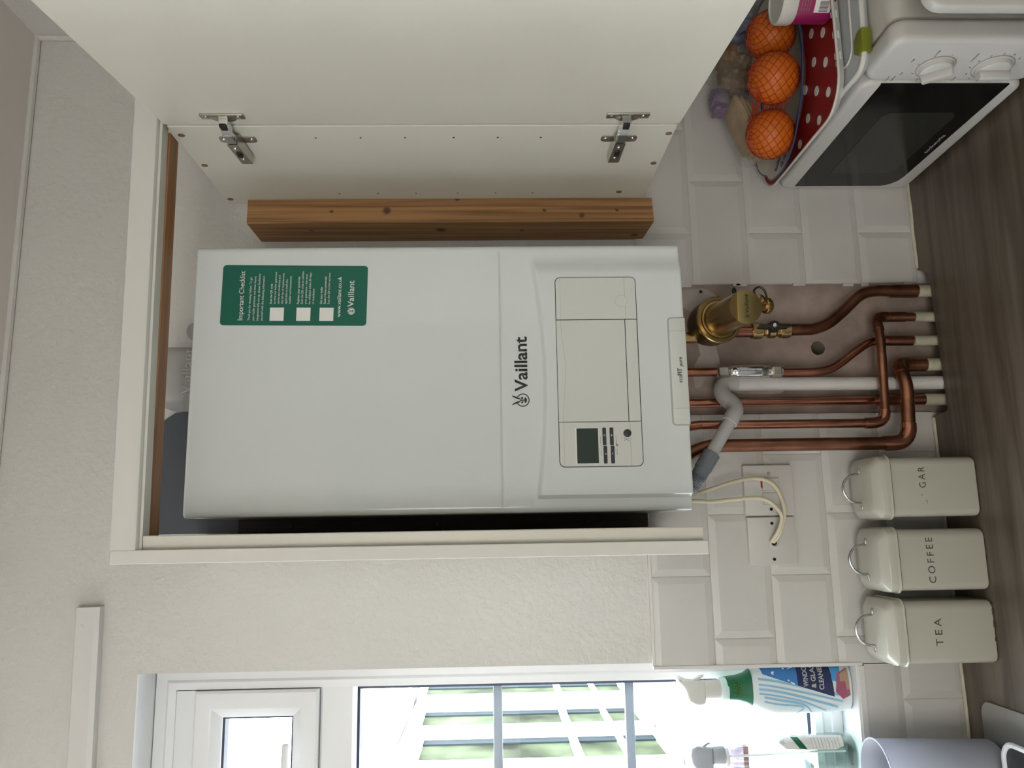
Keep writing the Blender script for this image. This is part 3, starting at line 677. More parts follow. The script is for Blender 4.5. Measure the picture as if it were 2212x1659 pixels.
b = nbm(); collar(b, (.3325, -.025, .085), (.3325, -.025, .030), .0077); collar(b, (.3325, -.025, .074), (.3325, -.025, .046), .0088); obj('coupling', b, 'copper_d', cpp)
b = nbm(); collar(b, (.3325, -.025, .030), (.3325, -.023, -.20), .0088); obj('painted_tail', b, 'tail', cpp)
# pipe with inhibitor
cpp = thing('copper_pipe', 'copper pipe below the chrome scale inhibitor bending right to its tail', 'pipe', (.29, -.028, -.2))
b = nbm(); tube(b, [(.2352, -.034, .284), (.2352, -.033, .250), (.2358, -.032, .214), (.2410, -.030, .188), (.2540, -.028, .165), (.2720, -.027, .140), (.2860, -.026, .117), (.2900, -.0255, .098), (.2903, -.025, .070), (.2900, -.025, .040)], .0077, 16); obj('pipe', b, 'copper', cpp)
b = nbm(); collar(b, (.2902, -.025, .082), (.2900, -.025, .036), .0088); obj('coupling', b, 'copper_d', cpp)
b = nbm(); collar(b, (.2900, -.025, .038), (.2900, -.023, -.20), .0088); obj('painted_tail', b, 'tail', cpp)
tag(obj('copper_pipe', tube(nbm(), [(.2370, -.034, .386), (.2368, -.034, .43), (.2365, -.034, .488)], .0077, 16), 'copper', loc=(.237, -.034, .386)), 'short copper pipe between the boiler and the chrome scale inhibitor', 'pipe')
si = thing('scale_inhibitor', 'chrome electrolytic scale inhibitor fitted in a copper pipe', 'inhibitor', (.236, -.034, .276))
IM = Matrix.Translation((.236, -.034, 0))
b = nbm(); lathe(b, [(0, .293), (.0085, .293), (.0085, .297), (.0108, .298), (.0108, .303), (.0120, .305), (.0125, .312), (.0125, .350), (.0118, .356), (.0105, .358), (.0105, .363), (.0088, .365), (.0088, .370), (0, .370)], 28, T=IM); obj('barrel', b, 'chrome', si)
for z0 in (.2760, .3660):
    b = nbm(); lathe(b, [(0, z0), (.0112, z0), (.0128, z0+.002), (.0128, z0+.014), (.0112, z0+.017), (0, z0+.017)], 6, T=IM); lathe(b, [(0, z0-.002), (.0105, z0-.002), (.0105, z0+.001), (0, z0+.001)], 20, T=IM)
    obj('hex_nut', b, 'nickel', si, smooth=False)
b = nbm(); LT = Matrix.Translation((.236, -.034-.0127, 0)) @ Matrix.Rotation(PI/2, 4, 'Y')
text(b, '15mm Electrolytic', -.3520, -.0012, 0, width=.037, h=.0030, bold=.01, T=Matrix.Translation((.2368, -.0466, 0)) @ Matrix.Rotation(PI/2, 4, 'Y'), ext=.0001)
obj('lettering', b, mat('blue_engraving', (.05, .10, .35), .4), si, smooth=False)
# white waste pipe with elbow and hose
wp = thing('waste_pipe', 'white plastic condensate pipe with grey hose joining from the left', 'pipe', (.2145, -.030, -.2))
b = nbm(); tube(b, [(.2150, -.028, -.20), (.2150, -.028, .10), (.2158, -.030, .362)], .0115, 20, 0); obj('pipe', b, 'pvc', wp)
b = nbm(); tube(b, [(.2158, -.030, .350), (.2160, -.030, .364), (.2125, -.033, .376), (.2020, -.041, .3815), (.1900, -.051, .3790), (.1800, -.060, .3725)], .0135, 18); obj('elbow', b, 'pvcg', wp)
b = nbm(); tube(b, [(.1860, -.055, .3770), (.1760, -.064, .3700), (.1650, -.072, .3695), (.1540, -.078, .3765), (.1440, -.081, .3835)], .0132, 18); obj('elbow', b, 'pvcg', wp)
b = nbm(); tube(b, [(.1500, -.0795, .3790), (.0850, -.088, .4230)], .0107, 18, 0); obj('branch', b, 'pvcg', wp)
b = nbm(); d = (V((.0850, -.088, .4230))-V((.1500, -.0795, .3790))).normalized(); p0_ = V((.0935, -.087, .4170))
tube(b, [p0_, p0_+d*.030], .0140, 20, 0); tube(b, [p0_+d*.030, p0_+d*.044], .0127, 20, 0); obj('hose_connector', b, 'rubber', wp)
b = nbm(); P = catmull([p0_+d*.042, p0_+d*.058, p0_+d*.070+V((0, 0, .006)), p0_+d*.076+V((.004, 0, .022)), V((.030, -.092, .488))], 12)
tube(b, P, lambda t: .0108+.0012*math.sin(t*44*PI), 16, 0); obj('corrugated_hose', b, 'rubber', wp)
# straight pipe 4
cpp = thing('copper_pipe', 'straight copper pipe just left of the white waste pipe', 'pipe', (.186, -.028, -.2))
b = nbm(); tube(b, [(.1842, -.028, .488), (.1850, -.027, .28), (.1865, -.0245, .060)], .0077, 16, 0); obj('pipe', b, 'copper', cpp)
b = nbm(); tube(b, [(.1863, -.0245, .110), (.1866, -.0245, .022)], .0098, 18, 0); obj('reducer', b, 'copper_d', cpp)
b = nbm(); collar(b, (.1866, -.0245, .028), (.1866, -.023, -.20), .0100); obj('painted_tail', b, 'tail', cpp)
# 22 mm gas pipe with front loop
cpp = thing('copper_pipe', 'thick copper pipe furthest left, turning right across the others near the worktop', 'pipe', (.1089, -.06, .08))
b = nbm(); tube(b, [(.080, -.080, .488), (.0880, -.072, .462), (.0990, -.066, .440), (.1070, -.063, .415), (.1085, -.062, .380), (.1088, -.062, .120)], .0107, 18); obj('pipe', b, 'copper_d', cpp)
b = nbm(); tube(b, [(.1088, -.062, .125), (.1089, -.062, .108), (.1110, -.0618, .0950), (.1175, -.0615, .0860), (.1290, -.061, .0800), (.1410, -.060, .0785)], .0125, 18); obj('elbow', b, 'copper', cpp)
b = nbm(); tube(b, [(.1380, -.060, .0785), (.1700, -.060, .0765), (.1980, -.060, .0750), (.2180, -.056, .0755), (.2310, -.047, .0750)], .0110, 18); obj('pipe', b, 'copper_d', cpp)
b = nbm(); tube(b, [(.2260, -.051, .0756), (.2370, -.042, .0735), (.2450, -.031, .0670), (.2475, -.027, .0560), (.2475, -.026, .0440)], .0125, 18); obj('elbow', b, 'copper_d', cpp)
b = nbm(); collar(b, (.2475, -.026, .046), (.2475, -.026, .020), .0120); obj('coupling', b, 'copper_d', cpp)
b = nbm(); collar(b, (.2475, -.026, .030), (.2475, -.024, -.20), .0112); obj('painted_tail', b, 'tail', cpp)
# magnetic filter
mf = thing('magnetic_filter', 'large brass magnetic filter hanging under the boiler', 'filter', (.30, -.08, .33))
ax = V((-.04, -.985, -.17)).normalized(); fc = V((.3105, -.1000, .3960))
up_ = (V((0, 0, 1))-ax*ax.z).normalized(); rx_ = up_.cross(ax).normalized()   # rx_ ~ +x on the face
def frame(o, z=ax): 
    mm = Matrix.Identity(4)
    for i in range(3): mm[i][0] = rx_[i]; mm[i][1] = up_[i]; mm[i][2] = -ax[i] if False else ax[i]; mm[i][3] = o[i]
    return mm
FM = frame(fc)
b = nbm(); lathe(b, [(0, -.060), (.022, -.059), (.033, -.050), (.0375, -.034), (.0380, -.010), (.0380, -.002)], 40, T=FM)
for i in range(20):
    t = PI*1.05+i*.09; 
    c_ = V((.0362*math.cos(t), .0362*math.sin(t), -.018)); box(b, -.0012, .0012, -.0008, .0010, -.008, .008, .0004, 1, T=FM @ Matrix.Translation(c_) @ Matrix.Rotation(t+PI/2, 4, 'Z'))
obj('body', b, 'brass_d', mf)
b = nbm(); lathe(b, [(0, -.004), (.0378, -.004), (.0388, -.002), (.0388, .002), (.0372, .0035), (.0330, .0035), (.0322, .0015), (.0312, .0015), (.0306, .0050), (.0290, .0055), (0, .0055)], 44, T=FM); obj('flange', b, 'brass', mf)
b = nbm(); lathe(b, [(0, .003), (.0285, .003), (.0275, .012), (.0262, .030), (.0262, .090), (.0258, .0915), (0, .0915)], 40, T=FM); obj('neck', b, 'brass', mf)
cpo = [(.0262*math.cos(t), .0262*math.sin(t)) for t in [math.radians(a) for a in range(-215, 36, 8)]]
b = nbm(); prism(b, cpo, .0905, .0945, 'z', T=FM, bev=.0008); obj('cap', b, mat('brushed_brass', (.42, .34, .15), .42, metal=1), mf)
TM = FM @ Matrix.Translation((0, 0, .0606)) @ Matrix.Rotation(-PI/2, 4, 'X')
b = nbm()
TM2 = Matrix.Identity(4)
for i in range(3): TM2[i][0] = rx_[i]; TM2[i][1] = -ax[i]; TM2[i][2] = up_[i]; TM2[i][3] = (fc+ax*.0947)[i]
text(b, 'Vaillant', -.0105, -.0035, 0, width=.0300, h=.0062, bold=.010, T=TM2, ext=.0002); emblem(b, -.0148, -.0010, .0030, 0, T=TM2, e=.0002); obj('lettering', b, 'ink', mf, smooth=False)
b = nbm(); kc = fc+ax*.082-up_*.024+rx_*.004
kd = (-up_*.9-ax*.1+rx_*.1).normalized()
tube(b, [kc, kc+kd*.016], .0080, 20, 0); obj('drain_spout', b, 'brass', mf)
b = nbm(); KM = Matrix.Translation(kc+kd*.014) @ kd.to_track_quat('Z', 'Y').to_matrix().to_4x4()
lathe(b, [(0, 0), (.0112, 0), (.0118, .002), (.0118, .008), (.0105, .010), (0, .010)], 32, T=KM)
for i in range(16):
    t = 2*PI*i/16; box(b, -.0009, .0009, -.0006, .0008, -.0035, .0035, T=KM @ Matrix.Translation((.0119*math.cos(t), .0119*math.sin(t), .005)) @ Matrix.Rotation(t+PI/2, 4, 'Z'))
obj('knurled_cap', b, 'brass', mf)
b = nbm(); lathe(b, [(0, 0), (.0095, 0), (.0085, .004), (.004, .006), (0, .005)], 24, T=Matrix.Translation(fc+ax*.084-up_*.0285+rx_*.013) @ ax.to_track_quat('Z', 'Y').to_matrix().to_4x4()); obj('vent_screw', b, 'brass', mf)
b = nbm(); q0 = kc+kd*.020
tube(b, [q0+rx_*.010, q0+rx_*.024-kd*.004, q0+rx_*.030-kd*.002+V((0, 0, .010)), q0+rx_*.024+V((0, 0, .020)), q0+rx_*.012+V((0, 0, .016))], .0018, 8); obj('strap', b, 'black', mf)
b = nbm(); tube(b, [(.2900, -.065, .425), (.2880, -.065, .488)], .0095, 20, 0); lathe(b, [(0, .462), (.0125, .462), (.0125, .470), (0, .470)], 24, T=Matrix.Translation((.2890, -.065, 0))); obj('inlet_tube', b, 'brass', mf)
b = nbm(); tube(b, [(.3030, -.060, .385), (.3040, -.050, .358), (.3045, -.047, .322)], .0107, 18, 3); obj('outlet_pipe', b, 'copper', mf)
# ball valve
bv = thing('ball_valve', 'brass ball valve with a black butterfly lever below the brass filter', 'valve', (.3055, -.047, .262))
VM = Matrix.Translation((.3052, -.047, 0))
b = nbm(); lathe(b, [(0, .275), (.0105, .275), (.0105, .283), (.0135, .286), (.0135, .296), (.0100, .299), (.0095, .302), (.0100, .303), (.0095, .304), (.0100, .306), (.0095, .307), (.0100, .309), (.0105, .3105), (0, .311)], 30, T=VM); obj('body', b, 'brass', bv)
for z0, r_ in ((.3100, .0150), (.2620, .0140)):
    b = nbm(); lathe(b, [(0, z0), (r_-.001, z0), (r_, z0+.002), (r_, z0+.011), (r_-.001, z0+.013), (0, z0+.013)], 6, T=VM); lathe(b, [(0, z0-.002), (r_-.001, z0-.002), (r_-.001, z0+.015), (0, z0+.015)], 26, T=VM); obj('hex_nut', b, 'brass', bv, smooth=False)
b = nbm(); lathe(b, [(0, 0), (.0088, 0), (.0100, .003), (.0100, .012), (.0085, .016), (0, .016)], 26, T=Matrix.Translation((.3080, -.054, .2920)) @ Matrix.Rotation(PI/2, 4, 'X'))
prism(b, rrect(.3050, .3110, .2660, .3180, .0025), -.0705, -.064, bev=.001); obj('lever', b, 'black', bv)
b = nbm(); lathe(b, [(0, 0), (.0038, 0), (.0038, .002), (.0020, .0022), (.0015, .0008), (0, .0008)], 16, T=Matrix.Translation((.3080, -.0700, .2925)) @ Matrix.Rotation(PI/2, 4, 'X')); obj('lever_screw', b, 'chrome', bv)

# ================================================================ SOCKETS, CABLES
def plate_thing(name, label, cat, x0, x1, z0, z1, th):
    t = thing(name, label, cat, ((x0+x1)/2, 0, z0)); b = nbm(); prism(b, rrect(x0, x1, z0, z1, .002, 3), -.0012-th, .004, bev=.0012); obj('face_plate', b, 'socket', t); return t
fs = plate_thing('fused_spur', 'white switched fused spur plate below the left corner of the boiler', 'socket', -.0045, .0795, .2610, .3440, .0095)
yf = -.0107
b = nbm(); prism(b, rrect(.0375, .0575, .2850, .3130, .001, 2), yf-.0022, yf+.001, bev=.0005, seg=1); obj('rocker_switch', b, 'socket', fs)
b = nbm(); prism(b, rrect(.0140, .0325, .2850, .3130, .001, 2), yf-.0008, yf+.001, bev=.0003, seg=1); obj('fuse_carrier', b, 'socket', fs)
b = nbm(); box(b, .0415, .0525, yf-.0018, yf+.001, .3125, .3155); obj('indicator', b, 'red', fs, smooth=False)
b = nbm(); box(b, .0368, .0582, yf-.0003, yf+.001, .2842, .3138); box(b, .0133, .0332, yf-.0003, yf+.001, .2842, .3138); obj('switch_gap', b, 'line', fs, smooth=False)
b = nbm(); prism(b, circ(.0055, .3005, .0027, 16), yf-.0003, yf+.001); obj('screw_hole', b, 'dark', fs)
b = nbm(); prism(b, circ(.0655, .3010, .0027, 16), yf-.0005, yf+.001); obj('screw', b, 'chrome', fs)
fo = plate_thing('flex_outlet_plate', 'blank white cable outlet plate left of the fused spur', 'socket', -.0865, -.0075, .2615, .3420, .0070)
yf = -.0082
for x in (-.0178, -.0768):
    b = nbm(); prism(b, circ(x, .3005, .0027, 16), yf-.0003, yf+.001); obj('screw_hole', b, 'dark', fo)
b = nbm(); lathe(b, [(0, 0), (.0098, 0), (.0092, .003), (.0060, .0035), (.0055, .001), (0, .001)], 24, T=Matrix.Translation((-.0500, yf+.0005, .2985)) @ Matrix.Rotation(PI/2, 4, 'X')); obj('grommet', b, 'socket', fo)
b = nbm(); prism(b, circ(-.0495, .3000, .0050, 16), yf-.0020, yf+.001); obj('outlet_hole', b, 'dark', fo)
tag(obj('power_cable', tube(nbm(), [(.0265, -.045, .488), (.0305, -.038, .440), (.0400, -.034, .405), (.0500, -.032, .372), (.0560, -.031, .340), (.0535, -.032, .315), (.0420, -.033, .299), (.0210, -.032, .289), (.0010, -.030, .2855), (-.0180, -.026, .2880), (-.0360, -.020, .2935), (-.0490, -.010, .3010)], .0033, 12), 'cable', loc=(0, -.03, .29)),
    'cream power cable bowing further right from the boiler to the outlet plate', 'cable', 'boiler power cables')
tag(obj('power_cable', tube(nbm(), [(.0205, -.050, .488), (.0200, -.046, .435), (.0185, -.044, .412), (.0215, -.043, .375), (.0240, -.042, .338), (.0200, -.042, .318), (.0080, -.042, .303), (-.0060, -.040, .2945), (-.0200, -.034, .2945), (-.0340, -.025, .2985), (-.0480, -.011, .3040)], .0033, 12), 'cable', loc=(0, -.04, .29)),
    'cream power cable hanging nearly straight beside the boiler corner before curling left', 'cable', 'boiler power cables')

# ================================================================ CANISTERS
def sq(h, r, z, n=5, cy=0): return [(p[0], p[1]+cy, z) for p in rrect(-h, h, -h, h, r, n)]
proto = None
for (cx, cy_, word, lab) in ((.0355, -.0575, 'SUGAR', 'cream enamel canister nearest the pipes, its worn lettering ending in GAR'), (-.0775, -.0585, 'COFFEE', 'cream enamel canister lettered COFFEE, middle of the three'), (-.1865, -.0590, 'TEA', 'cream enamel canister lettered TEA with a chipped bottom edge')):
    t = thing('storage_canister', lab, 'canister', (cx, cy_, 0), 'enamel storage canisters')
    if proto is None:
        b = nbm(); h = .0470; loft(b, [sq(h-.004, .010, .0005), sq(h-.001, .012, .002), sq(h, .0125, .005), sq(h, .0125, .148)]); bmesh.ops.translate(b, vec=(cx, cy_, 0), verts=b.verts); p1 = obj('body', b, 'enamel', t)
        b = nbm(); H = .0490; loft(b, [sq(H+.0014, .0135, .1400), sq(H+.0020, .0140, .1412), sq(H+.0014, .0135, .1424), sq(H, .0130, .1432), sq(H, .0130, .1550), sq(H-.0015, .0125, .1575), sq(H-.0110, .0100, .1655), sq(H-.0135, .0090, .1668), sq(.02, .006, .1680)]); bmesh.ops.translate(b, vec=(cx, cy_, 0), verts=b.verts); p2 = obj('lid', b, 'enamel', t)
        b = nbm(); P = [(-.0300, 0, .1685), (-.0245, 0, .1690)]+[(.0235*math.cos(a), 0, .1705+.0260*math.sin(a)) for a in [PI-PI*i/10 for i in range(11)]]+[(.0245, 0, .1690), (.0300, 0, .1685)]
        tube(b, P, .0021, 10, 4); 
        for s_ in (-1, 1): box(b, s_*.0290-.0050, s_*.0290+.0050, -.0025, .0025, .1668, .1690, .0008)
        bmesh.ops.translate(b, vec=(cx, cy_, 0), verts=b.verts); p3 = obj('handle', b, mat('bright_wire', (.42, .43, .43), .25, metal=1), t)
        b = nbm(); tube(b, [(p[0]*1.0, p[1]*1.0, .1398) for p in rrect(-.0488, .0488, -.0488, .0488, .013, 5)]+[(.0488, .0358, .1398)], .0010, 6, 0); bmesh.ops.translate(b, vec=(cx, cy_, 0), verts=b.verts); p4 = obj('lid_seam', b, 'rust', t)
        proto = (p1, p2, p3, p4)
    else:
        for p in proto:
            c_ = p.copy(); C.objects.link(c_); c_.parent = t; OFF[c_.name] = OFF[t.name]
    b = nbm(); yy = cy_-.0471; zb = .0845
    if word == 'SUGAR':
        text(b, 'GAR', cx-.002, zb, yy, width=.0330, h=.0105, sp=1.45, ext=.0002)
        box(b, cx-.0265, cx-.0225, yy-.0002, yy, zb+.0001, zb+.0007); box(b, cx-.0225, cx-.0218, yy-.0002, yy, zb+.0005, zb+.0025); box(b, cx-.0270, cx-.0263, yy-.0002, yy, zb+.0070, zb+.0085)
        box(b, cx-.0135, cx-.0129, yy-.0002, yy, zb+.0060, zb+.0100)
    elif word == 'COFFEE': text(b, word, cx-.0350, zb, yy, width=.0690, h=.0110, sp=1.4, ext=.0002)
    else: text(b, word, cx-.0190, zb, yy, width=.0400, h=.0110, sp=1.5, ext=.0002)
    obj('lettering', b, mat('canister_lettering', (.07, .07, .065), .5) if word == 'SUGAR' else bpy.data.materials['canister_lettering'], t, smooth=False)
    if word == 'TEA':
        b = nbm()
        for x, w_ in ((.006, .010), (-.014, .005), (.030, .004), (.038, .004), (.024, .005)): box(b, cx+x, cx+x+w_, cy_-.0474, cy_-.0440, .0002, .0034, .0006)
        obj('chipped_rim', b, 'rust', t)

# ================================================================ WINDOW SILL ITEMS
# printed spray bottle
sb = thing('spray_bottle', 'printed window cleaner spray bottle standing at the right end of the sill', 'bottle', (-.287, .038, WZ0), 'spray bottles on the sill')
def ell(cx, cy, z, rx, ry, n=40, p=2.4):
    o = []
    for i in range(n):
        t = 2*PI*i/n; c_, s_ = math.cos(t), math.sin(t)
        o.append((cx+rx*math.copysign(abs(c_)**(2/p), c_), cy+ry*math.copysign(abs(s_)**(2/p), s_), z))
    return o
BXC, BYC = -.2870, .035
secs = [(.1775, .034, .018), (.1800, .038, .021), (.200, .0405, .023), (.250, .0415, .0235), (.290, .0425, .0235), (.308, .0430, .0230), (.325, .0385, .0215), (.340, .0310, .0200), (.352, .0240, .0185)]
b = nbm(); loft(b, [ell(BXC, BYC, z, rx, ry) for z, rx, ry in secs]); 
me_ = obj('body', b, 'palesleeve', sb)
b = nbm(); loft(b, [ell(BXC, BYC, z, rx, ry) for z, rx, ry in ((.3435, .0302, .0203), (.352, .0245, .0192), (.365, .0205, .0180), (.384, .0185, .0178))]); gb = obj('green_shoulder', b, 'dkgreen', sb)
b = nbm()
def onbody(x, z):   # front surface depth of the sleeve
    for (z0, rx0, ry0), (z1, rx1, ry1) in zip(secs, secs[1:]):
        if z0 <= z <= z1: t = (z-z0)/(z1-z0); rx, ry = rx0+(rx1-rx0)*t, ry0+(ry1-ry0)*t; break
    else: rx, ry = secs[-1][1:]
    u = min(.999, abs(x-BXC)/rx); return BYC-ry*(1-u**2.4)**(1/2.4)
def patch(b, poly, e=.0006, res=.004):
    """printed patch that follows the sleeve: triangulated polygon pushed onto its surface"""
    t = nbm(); f = t.faces.new([t.verts.new((p[0], 0, p[1])) for p in poly]); bmesh.ops.triangulate(t, faces=t.faces[:])
    for _ in range(3): bmesh.ops.subdivide_edges(t, edges=[e_ for e_ in t.edges if e_.calc_length() > res], cuts=1, use_grid_fill=True)
    bmesh.ops.triangulate(t, faces=t.faces[:])
    for v in t.verts: v.co.y = onbody(v.co.x, v.co.z)-e
    merge(b, t)
def stripe2(b, P, w_):
    Q = catmull([(p[0], 0, p[1]) for p in P], 5)
    for p, q in zip(Q, Q[1:]): patch(b, [(p.x-w_/2, p.z), (p.x+w_/2, p.z), (q.x+w_/2, q.z), (q.x-w_/2, q.z)], .0005, .006)
def stripe(b, P, w_):
    Q = catmull([(p[0], 0, p[1]) for p in P], 5); up1 = [(q.x, q.z+w_/2) for q in Q]; dn = [(q.x, q.z-w_/2) for q in Q]
    for i in range(len(Q)-1): patch(b, [up1[i], up1[i+1], dn[i+1], dn[i]], .0005, .006)
b = nbm()
for (x0, w_, x1, z1) in ((-.2700, .0036, -.2990, .192), (-.2790, .0028, -.3080, .196), (-.2860, .0036, -.3170, .204), (-.2930, .0026, -.3235, .222), (-.2990, .0034, -.3265, .245), (-.3060, .0028, -.3275, .272)):
    stripe2(b, [(x0, .334 if x0 > -.296 else .326), (x0-.004, .305), (x0*.55+x1*.45, .262), (x1, z1)], w_)
obj('blue_stripes', b, 'lightblue', sb, smooth=False)
b = nbm(); patch(b, [(-.263, .326), (-.250, .330), (-.250, .270), (-.281, .270)]); obj('logo_panel', b, 'bluelabel', sb, smooth=False)
b = nbm(); patch(b, [(-.281, .270), (-.250, .270), (-.250, .214), (-.300, .210), (-.292, .235)]); obj('navy_panel', b, 'navy', sb, smooth=False)
b = nbm(); patch(b, [(-.274, .213), (-.250, .213), (-.250, .196), (-.278, .200)], .0009); obj('blue_tab', b, 'skyblue', sb, smooth=False)
b = nbm(); patch(b, [(-.280, .206), (-.264, .204), (-.256, .186), (-.298, .183), (-.304, .196), (-.292, .208)], .0012); obj('cloth_picture', b, 'pink', sb, smooth=False)
b = nbm(); patch(b, [(-.276, .200), (-.264, .199), (-.256, .184), (-.288, .184), (-.290, .189), (-.276, .191)], .0015); obj('hand_picture', b, 'skin', sb, smooth=False)
b = nbm()
for i, s_ in enumerate(('WINDOW', '& GLASS', 'CLEANER')):
    c0 = (-.2830, -.2850, -.2880)[i]
    t_ = nbm(); text(t_, s_, c0, (.2530-i*.0130), 0, width=.040, h=.0075, bold=.03, ext=.0001)
    for v in t_.verts: v.co.y = onbody(v.co.x, v.co.z)-.0010
    merge(b, t_)
t_ = nbm()
for P in ([(-.280, .275), (-.2775, .275), (-.260, .312), (-.2625, .312)], [(-.262, .312), (-.2595, .312), (-.2510, .275), (-.2535, .275)], [(-.274, .283), (-.254, .290), (-.254, .293), (-.274, .286)]): prism(t_, P, -.0001, 0)
for v in t_.verts: v.co.y = onbody(v.co.x, v.co.z)-.0010
merge(b, t_)
obj('lettering', b, 'white', sb, smooth=False)
b = nbm(); t_ = nbm(); text(t_, 'PLANT', -.2965, .3700, 0, width=.024, h=.0050, bold=.02, ext=.0001); text(t_, 'BASED', -.2965, .3620, 0, width=.024, h=.0050, bold=.02, ext=.0001)
for v in t_.verts: u = min(.98, abs(v.co.x-BXC)/.0190); v.co.y = BYC-.0183*(1-u**2.4)**(1/2.4)-.0006
merge(b, t_); obj('green_lettering', b, 'lime', sb, smooth=False)
b = nbm(); lathe(b, [(0, .382), (.0188, .382), (.0195, .385), (.0195, .391), (.0180, .3945), (0, .3945)], 30, T=Matrix.Translation((BXC-.002, BYC, 0))); obj('collar', b, 'collar', sb)
b = nbm(); HC = BXC-.002
lathe(b, [(0, .393), (.0162, .393), (.0155, .412), (.0150, .420), (0, .422)], 28, T=Matrix.Translation((HC, BYC, 0)))
prism(b, [(HC-.014, .418), (HC-.021, .420), (HC-.0235, .428), (HC-.0225, .438), (HC-.018, .446), (HC-.010, .450), (HC-.002, .4515), (HC+.006, .4560), (HC+.014, .4645), (HC+.0185, .4665), (HC+.0225, .4640), (HC+.0225, .4590), (HC+.018, .4500), (HC+.0165, .4400), (HC+.0155, .430), (HC+.0150, .418)], BYC-.010, BYC+.010, bev=.005, seg=3)
prism(b, [(HC+.015, .442), (HC+.0225, .4270), (HC+.0240, .4200), (HC+.0220, .4200), (HC+.015, .430)], BYC-.004, BYC+.004, bev=.001)
obj('spray_head', b, 'nozzle', sb)
# clear spray bottle
sb = thing('spray_bottle', 'clear spray bottle half full of pale liquid at the left of the sill', 'bottle', (-.393, .040, WZ0), 'spray bottles on the sill')
CX2, CY2 = -.3960, .036
S2 = [(.1775, .026, .022), (.181, .032, .025), (.200, .0350, .027), (.280, .0345, .027), (.300, .0325, .0265), (.312, .0270, .0250), (.330, .0235, .0220), (.360, .0215, .0200), (.382, .0195, .0190), (.392, .0150, .0150)]
b = nbm(); loft(b, [ell(CX2, CY2, z, rx, ry, 36, 2.2) for z, rx, ry in S2]); obj('bottle', b, 'bottle', sb)
b = nbm(); loft(b, [ell(CX2, CY2, z, rx-.0015, ry-.0015, 36, 2.2) for z, rx, ry in ((.180, .030, .024), (.200, .0350, .027), (.250, .0348, .027))]); obj('liquid', b, 'liquid', sb)
def ob2(x, z):
    for (z0, rx0, ry0), (z1, rx1, ry1) in zip(S2, S2[1:]):
        if z0 <= z <= z1: t = (z-z0)/(z1-z0); rx, ry = rx0+(rx1-rx0)*t, ry0+(ry1-ry0)*t; break
    else: rx, ry = S2[-1][1:]
    u = min(.999, abs(x-CX2)/rx); return CY2-ry*(1-u**2.2)**(1/2.2)
def patch2(poly, name, m, e):
    t = nbm(); t.faces.new([t.verts.new((p[0], 0, p[1])) for p in poly]); bmesh.ops.triangulate(t, faces=t.faces[:])
    for _ in range(3): bmesh.ops.subdivide_edges(t, edges=[e_ for e_ in t.edges if e_.calc_length() > .004], cuts=1, use_grid_fill=True)
    for v in t.verts: v.co.y = ob2(v.co.x, v.co.z)-e
    return obj(name, t, m, sb, smooth=False)
patch2([(-.3625, .200), (-.3618, .298), (-.371, .306), (-.379, .296), (-.380, .270), (-.3805, .215), (-.376, .202)], 'back_label', 'white', .0006)
patch2([(-.3635, .273), (-.3635, .285), (-.378, .275), (-.3795, .262)], 'green_band', 'dkgreen', .0010)
b = nbm(); t_ = nbm()
for i in range(9): text(t_, 'mmm mm mmmm', -.3790, .252-i*.0055, 0, width=.0145, h=.0018, ext=.0001)
for v in t_.verts: v.co.y = ob2(v.co.x, v.co.z)-.0010
merge(b, t_); obj('small_print', b, 'greyp', sb, smooth=False)
b = nbm(); tube(b, [(CX2+.002, CY2, .392), (CX2+.003, CY2, .33), (CX2+.006, CY2, .27), (CX2+.006, CY2, .19)], .0018, 8); obj('dip_tube', b, 'white', sb)
b = nbm(); lathe(b, [(0, .387), (.0165, .387), (.0165, .392), (.0140, .393), (0, .393)], 26, T=Matrix.Translation((CX2, CY2, 0))); obj('collar', b, 'white', sb)
b = nbm(); lathe(b, [(0, .393), (.0150, .393), (.0155, .397), (.0145, .412), (0, .414)], 26, T=Matrix.Translation((CX2+.004, CY2, 0)))
prism(b, [(CX2-.014, .412), (CX2-.021, .416), (CX2-.024, .428), (CX2-.018, .440), (CX2-.006, .448), (CX2+.006, .450), (CX2+.016, .447), (CX2+.0195, .440), (CX2+.0205, .436), (CX2+.0185, .424), (CX2+.0185, .412)], CY2-.011, CY2+.011, bev=.005, seg=3)
prism(b, [(CX2+.018, .432), (CX2+.0255, .418), (CX2+.0240, .414), (CX2+.0185, .424)], CY2-.004, CY2+.004, bev=.001)
obj('spray_head', b, mat('silver_grey_head', (.42, .45, .50), .3), sb)

# ================================================================ BOTTOM LEFT
dr = thing('sink_drainer', 'stainless steel sink drainer let into the worktop under the window', 'sink', (-.55, -.28, 0))
b = nbm(); prism(b, rrect(-.86, -.2960, -.50, -.048, .022, 6), .0002, .0045, 'z', bev=.0015)
for i in range(9): tube(b, [(-.80, -.115-i*.038, .0045), (-.345, -.115-i*.038, .0045)], .0030, 8, 0)
obj('drainer', b, 'steel', dr)
jg = thing('plastic_tumbler', 'tall frosted plastic beaker standing on the steel drainer', 'beaker', (-.400, -.088, .005))
b = nbm(); JT = Matrix.Translation((-.3990, -.070, 0))
lathe(b, [(0, .0080), (.0470, .0080), (.0485, .011), (.0530, .195), (.0545, .1965), (.0545, .1985), (.0520, .1985), (.0505, .190), (.0460, .014), (0, .013)], 40, T=JT @ Matrix.Diagonal((1, 1, .955, 1))); obj('beaker', b, 'frost', jg)
ty_ = thing('drip_tray', 'black tray with a white rim on the drainer beside the beaker', 'tray', (-.42, -.2, .005))
b = nbm(); prism(b, rrect(-.56, -.3385, -.30, -.128, .024, 6), .0075, .024, 'z', bev=.004); obj('tray', b, mat('black_tray', (.014, .017, .02), .4), ty_)
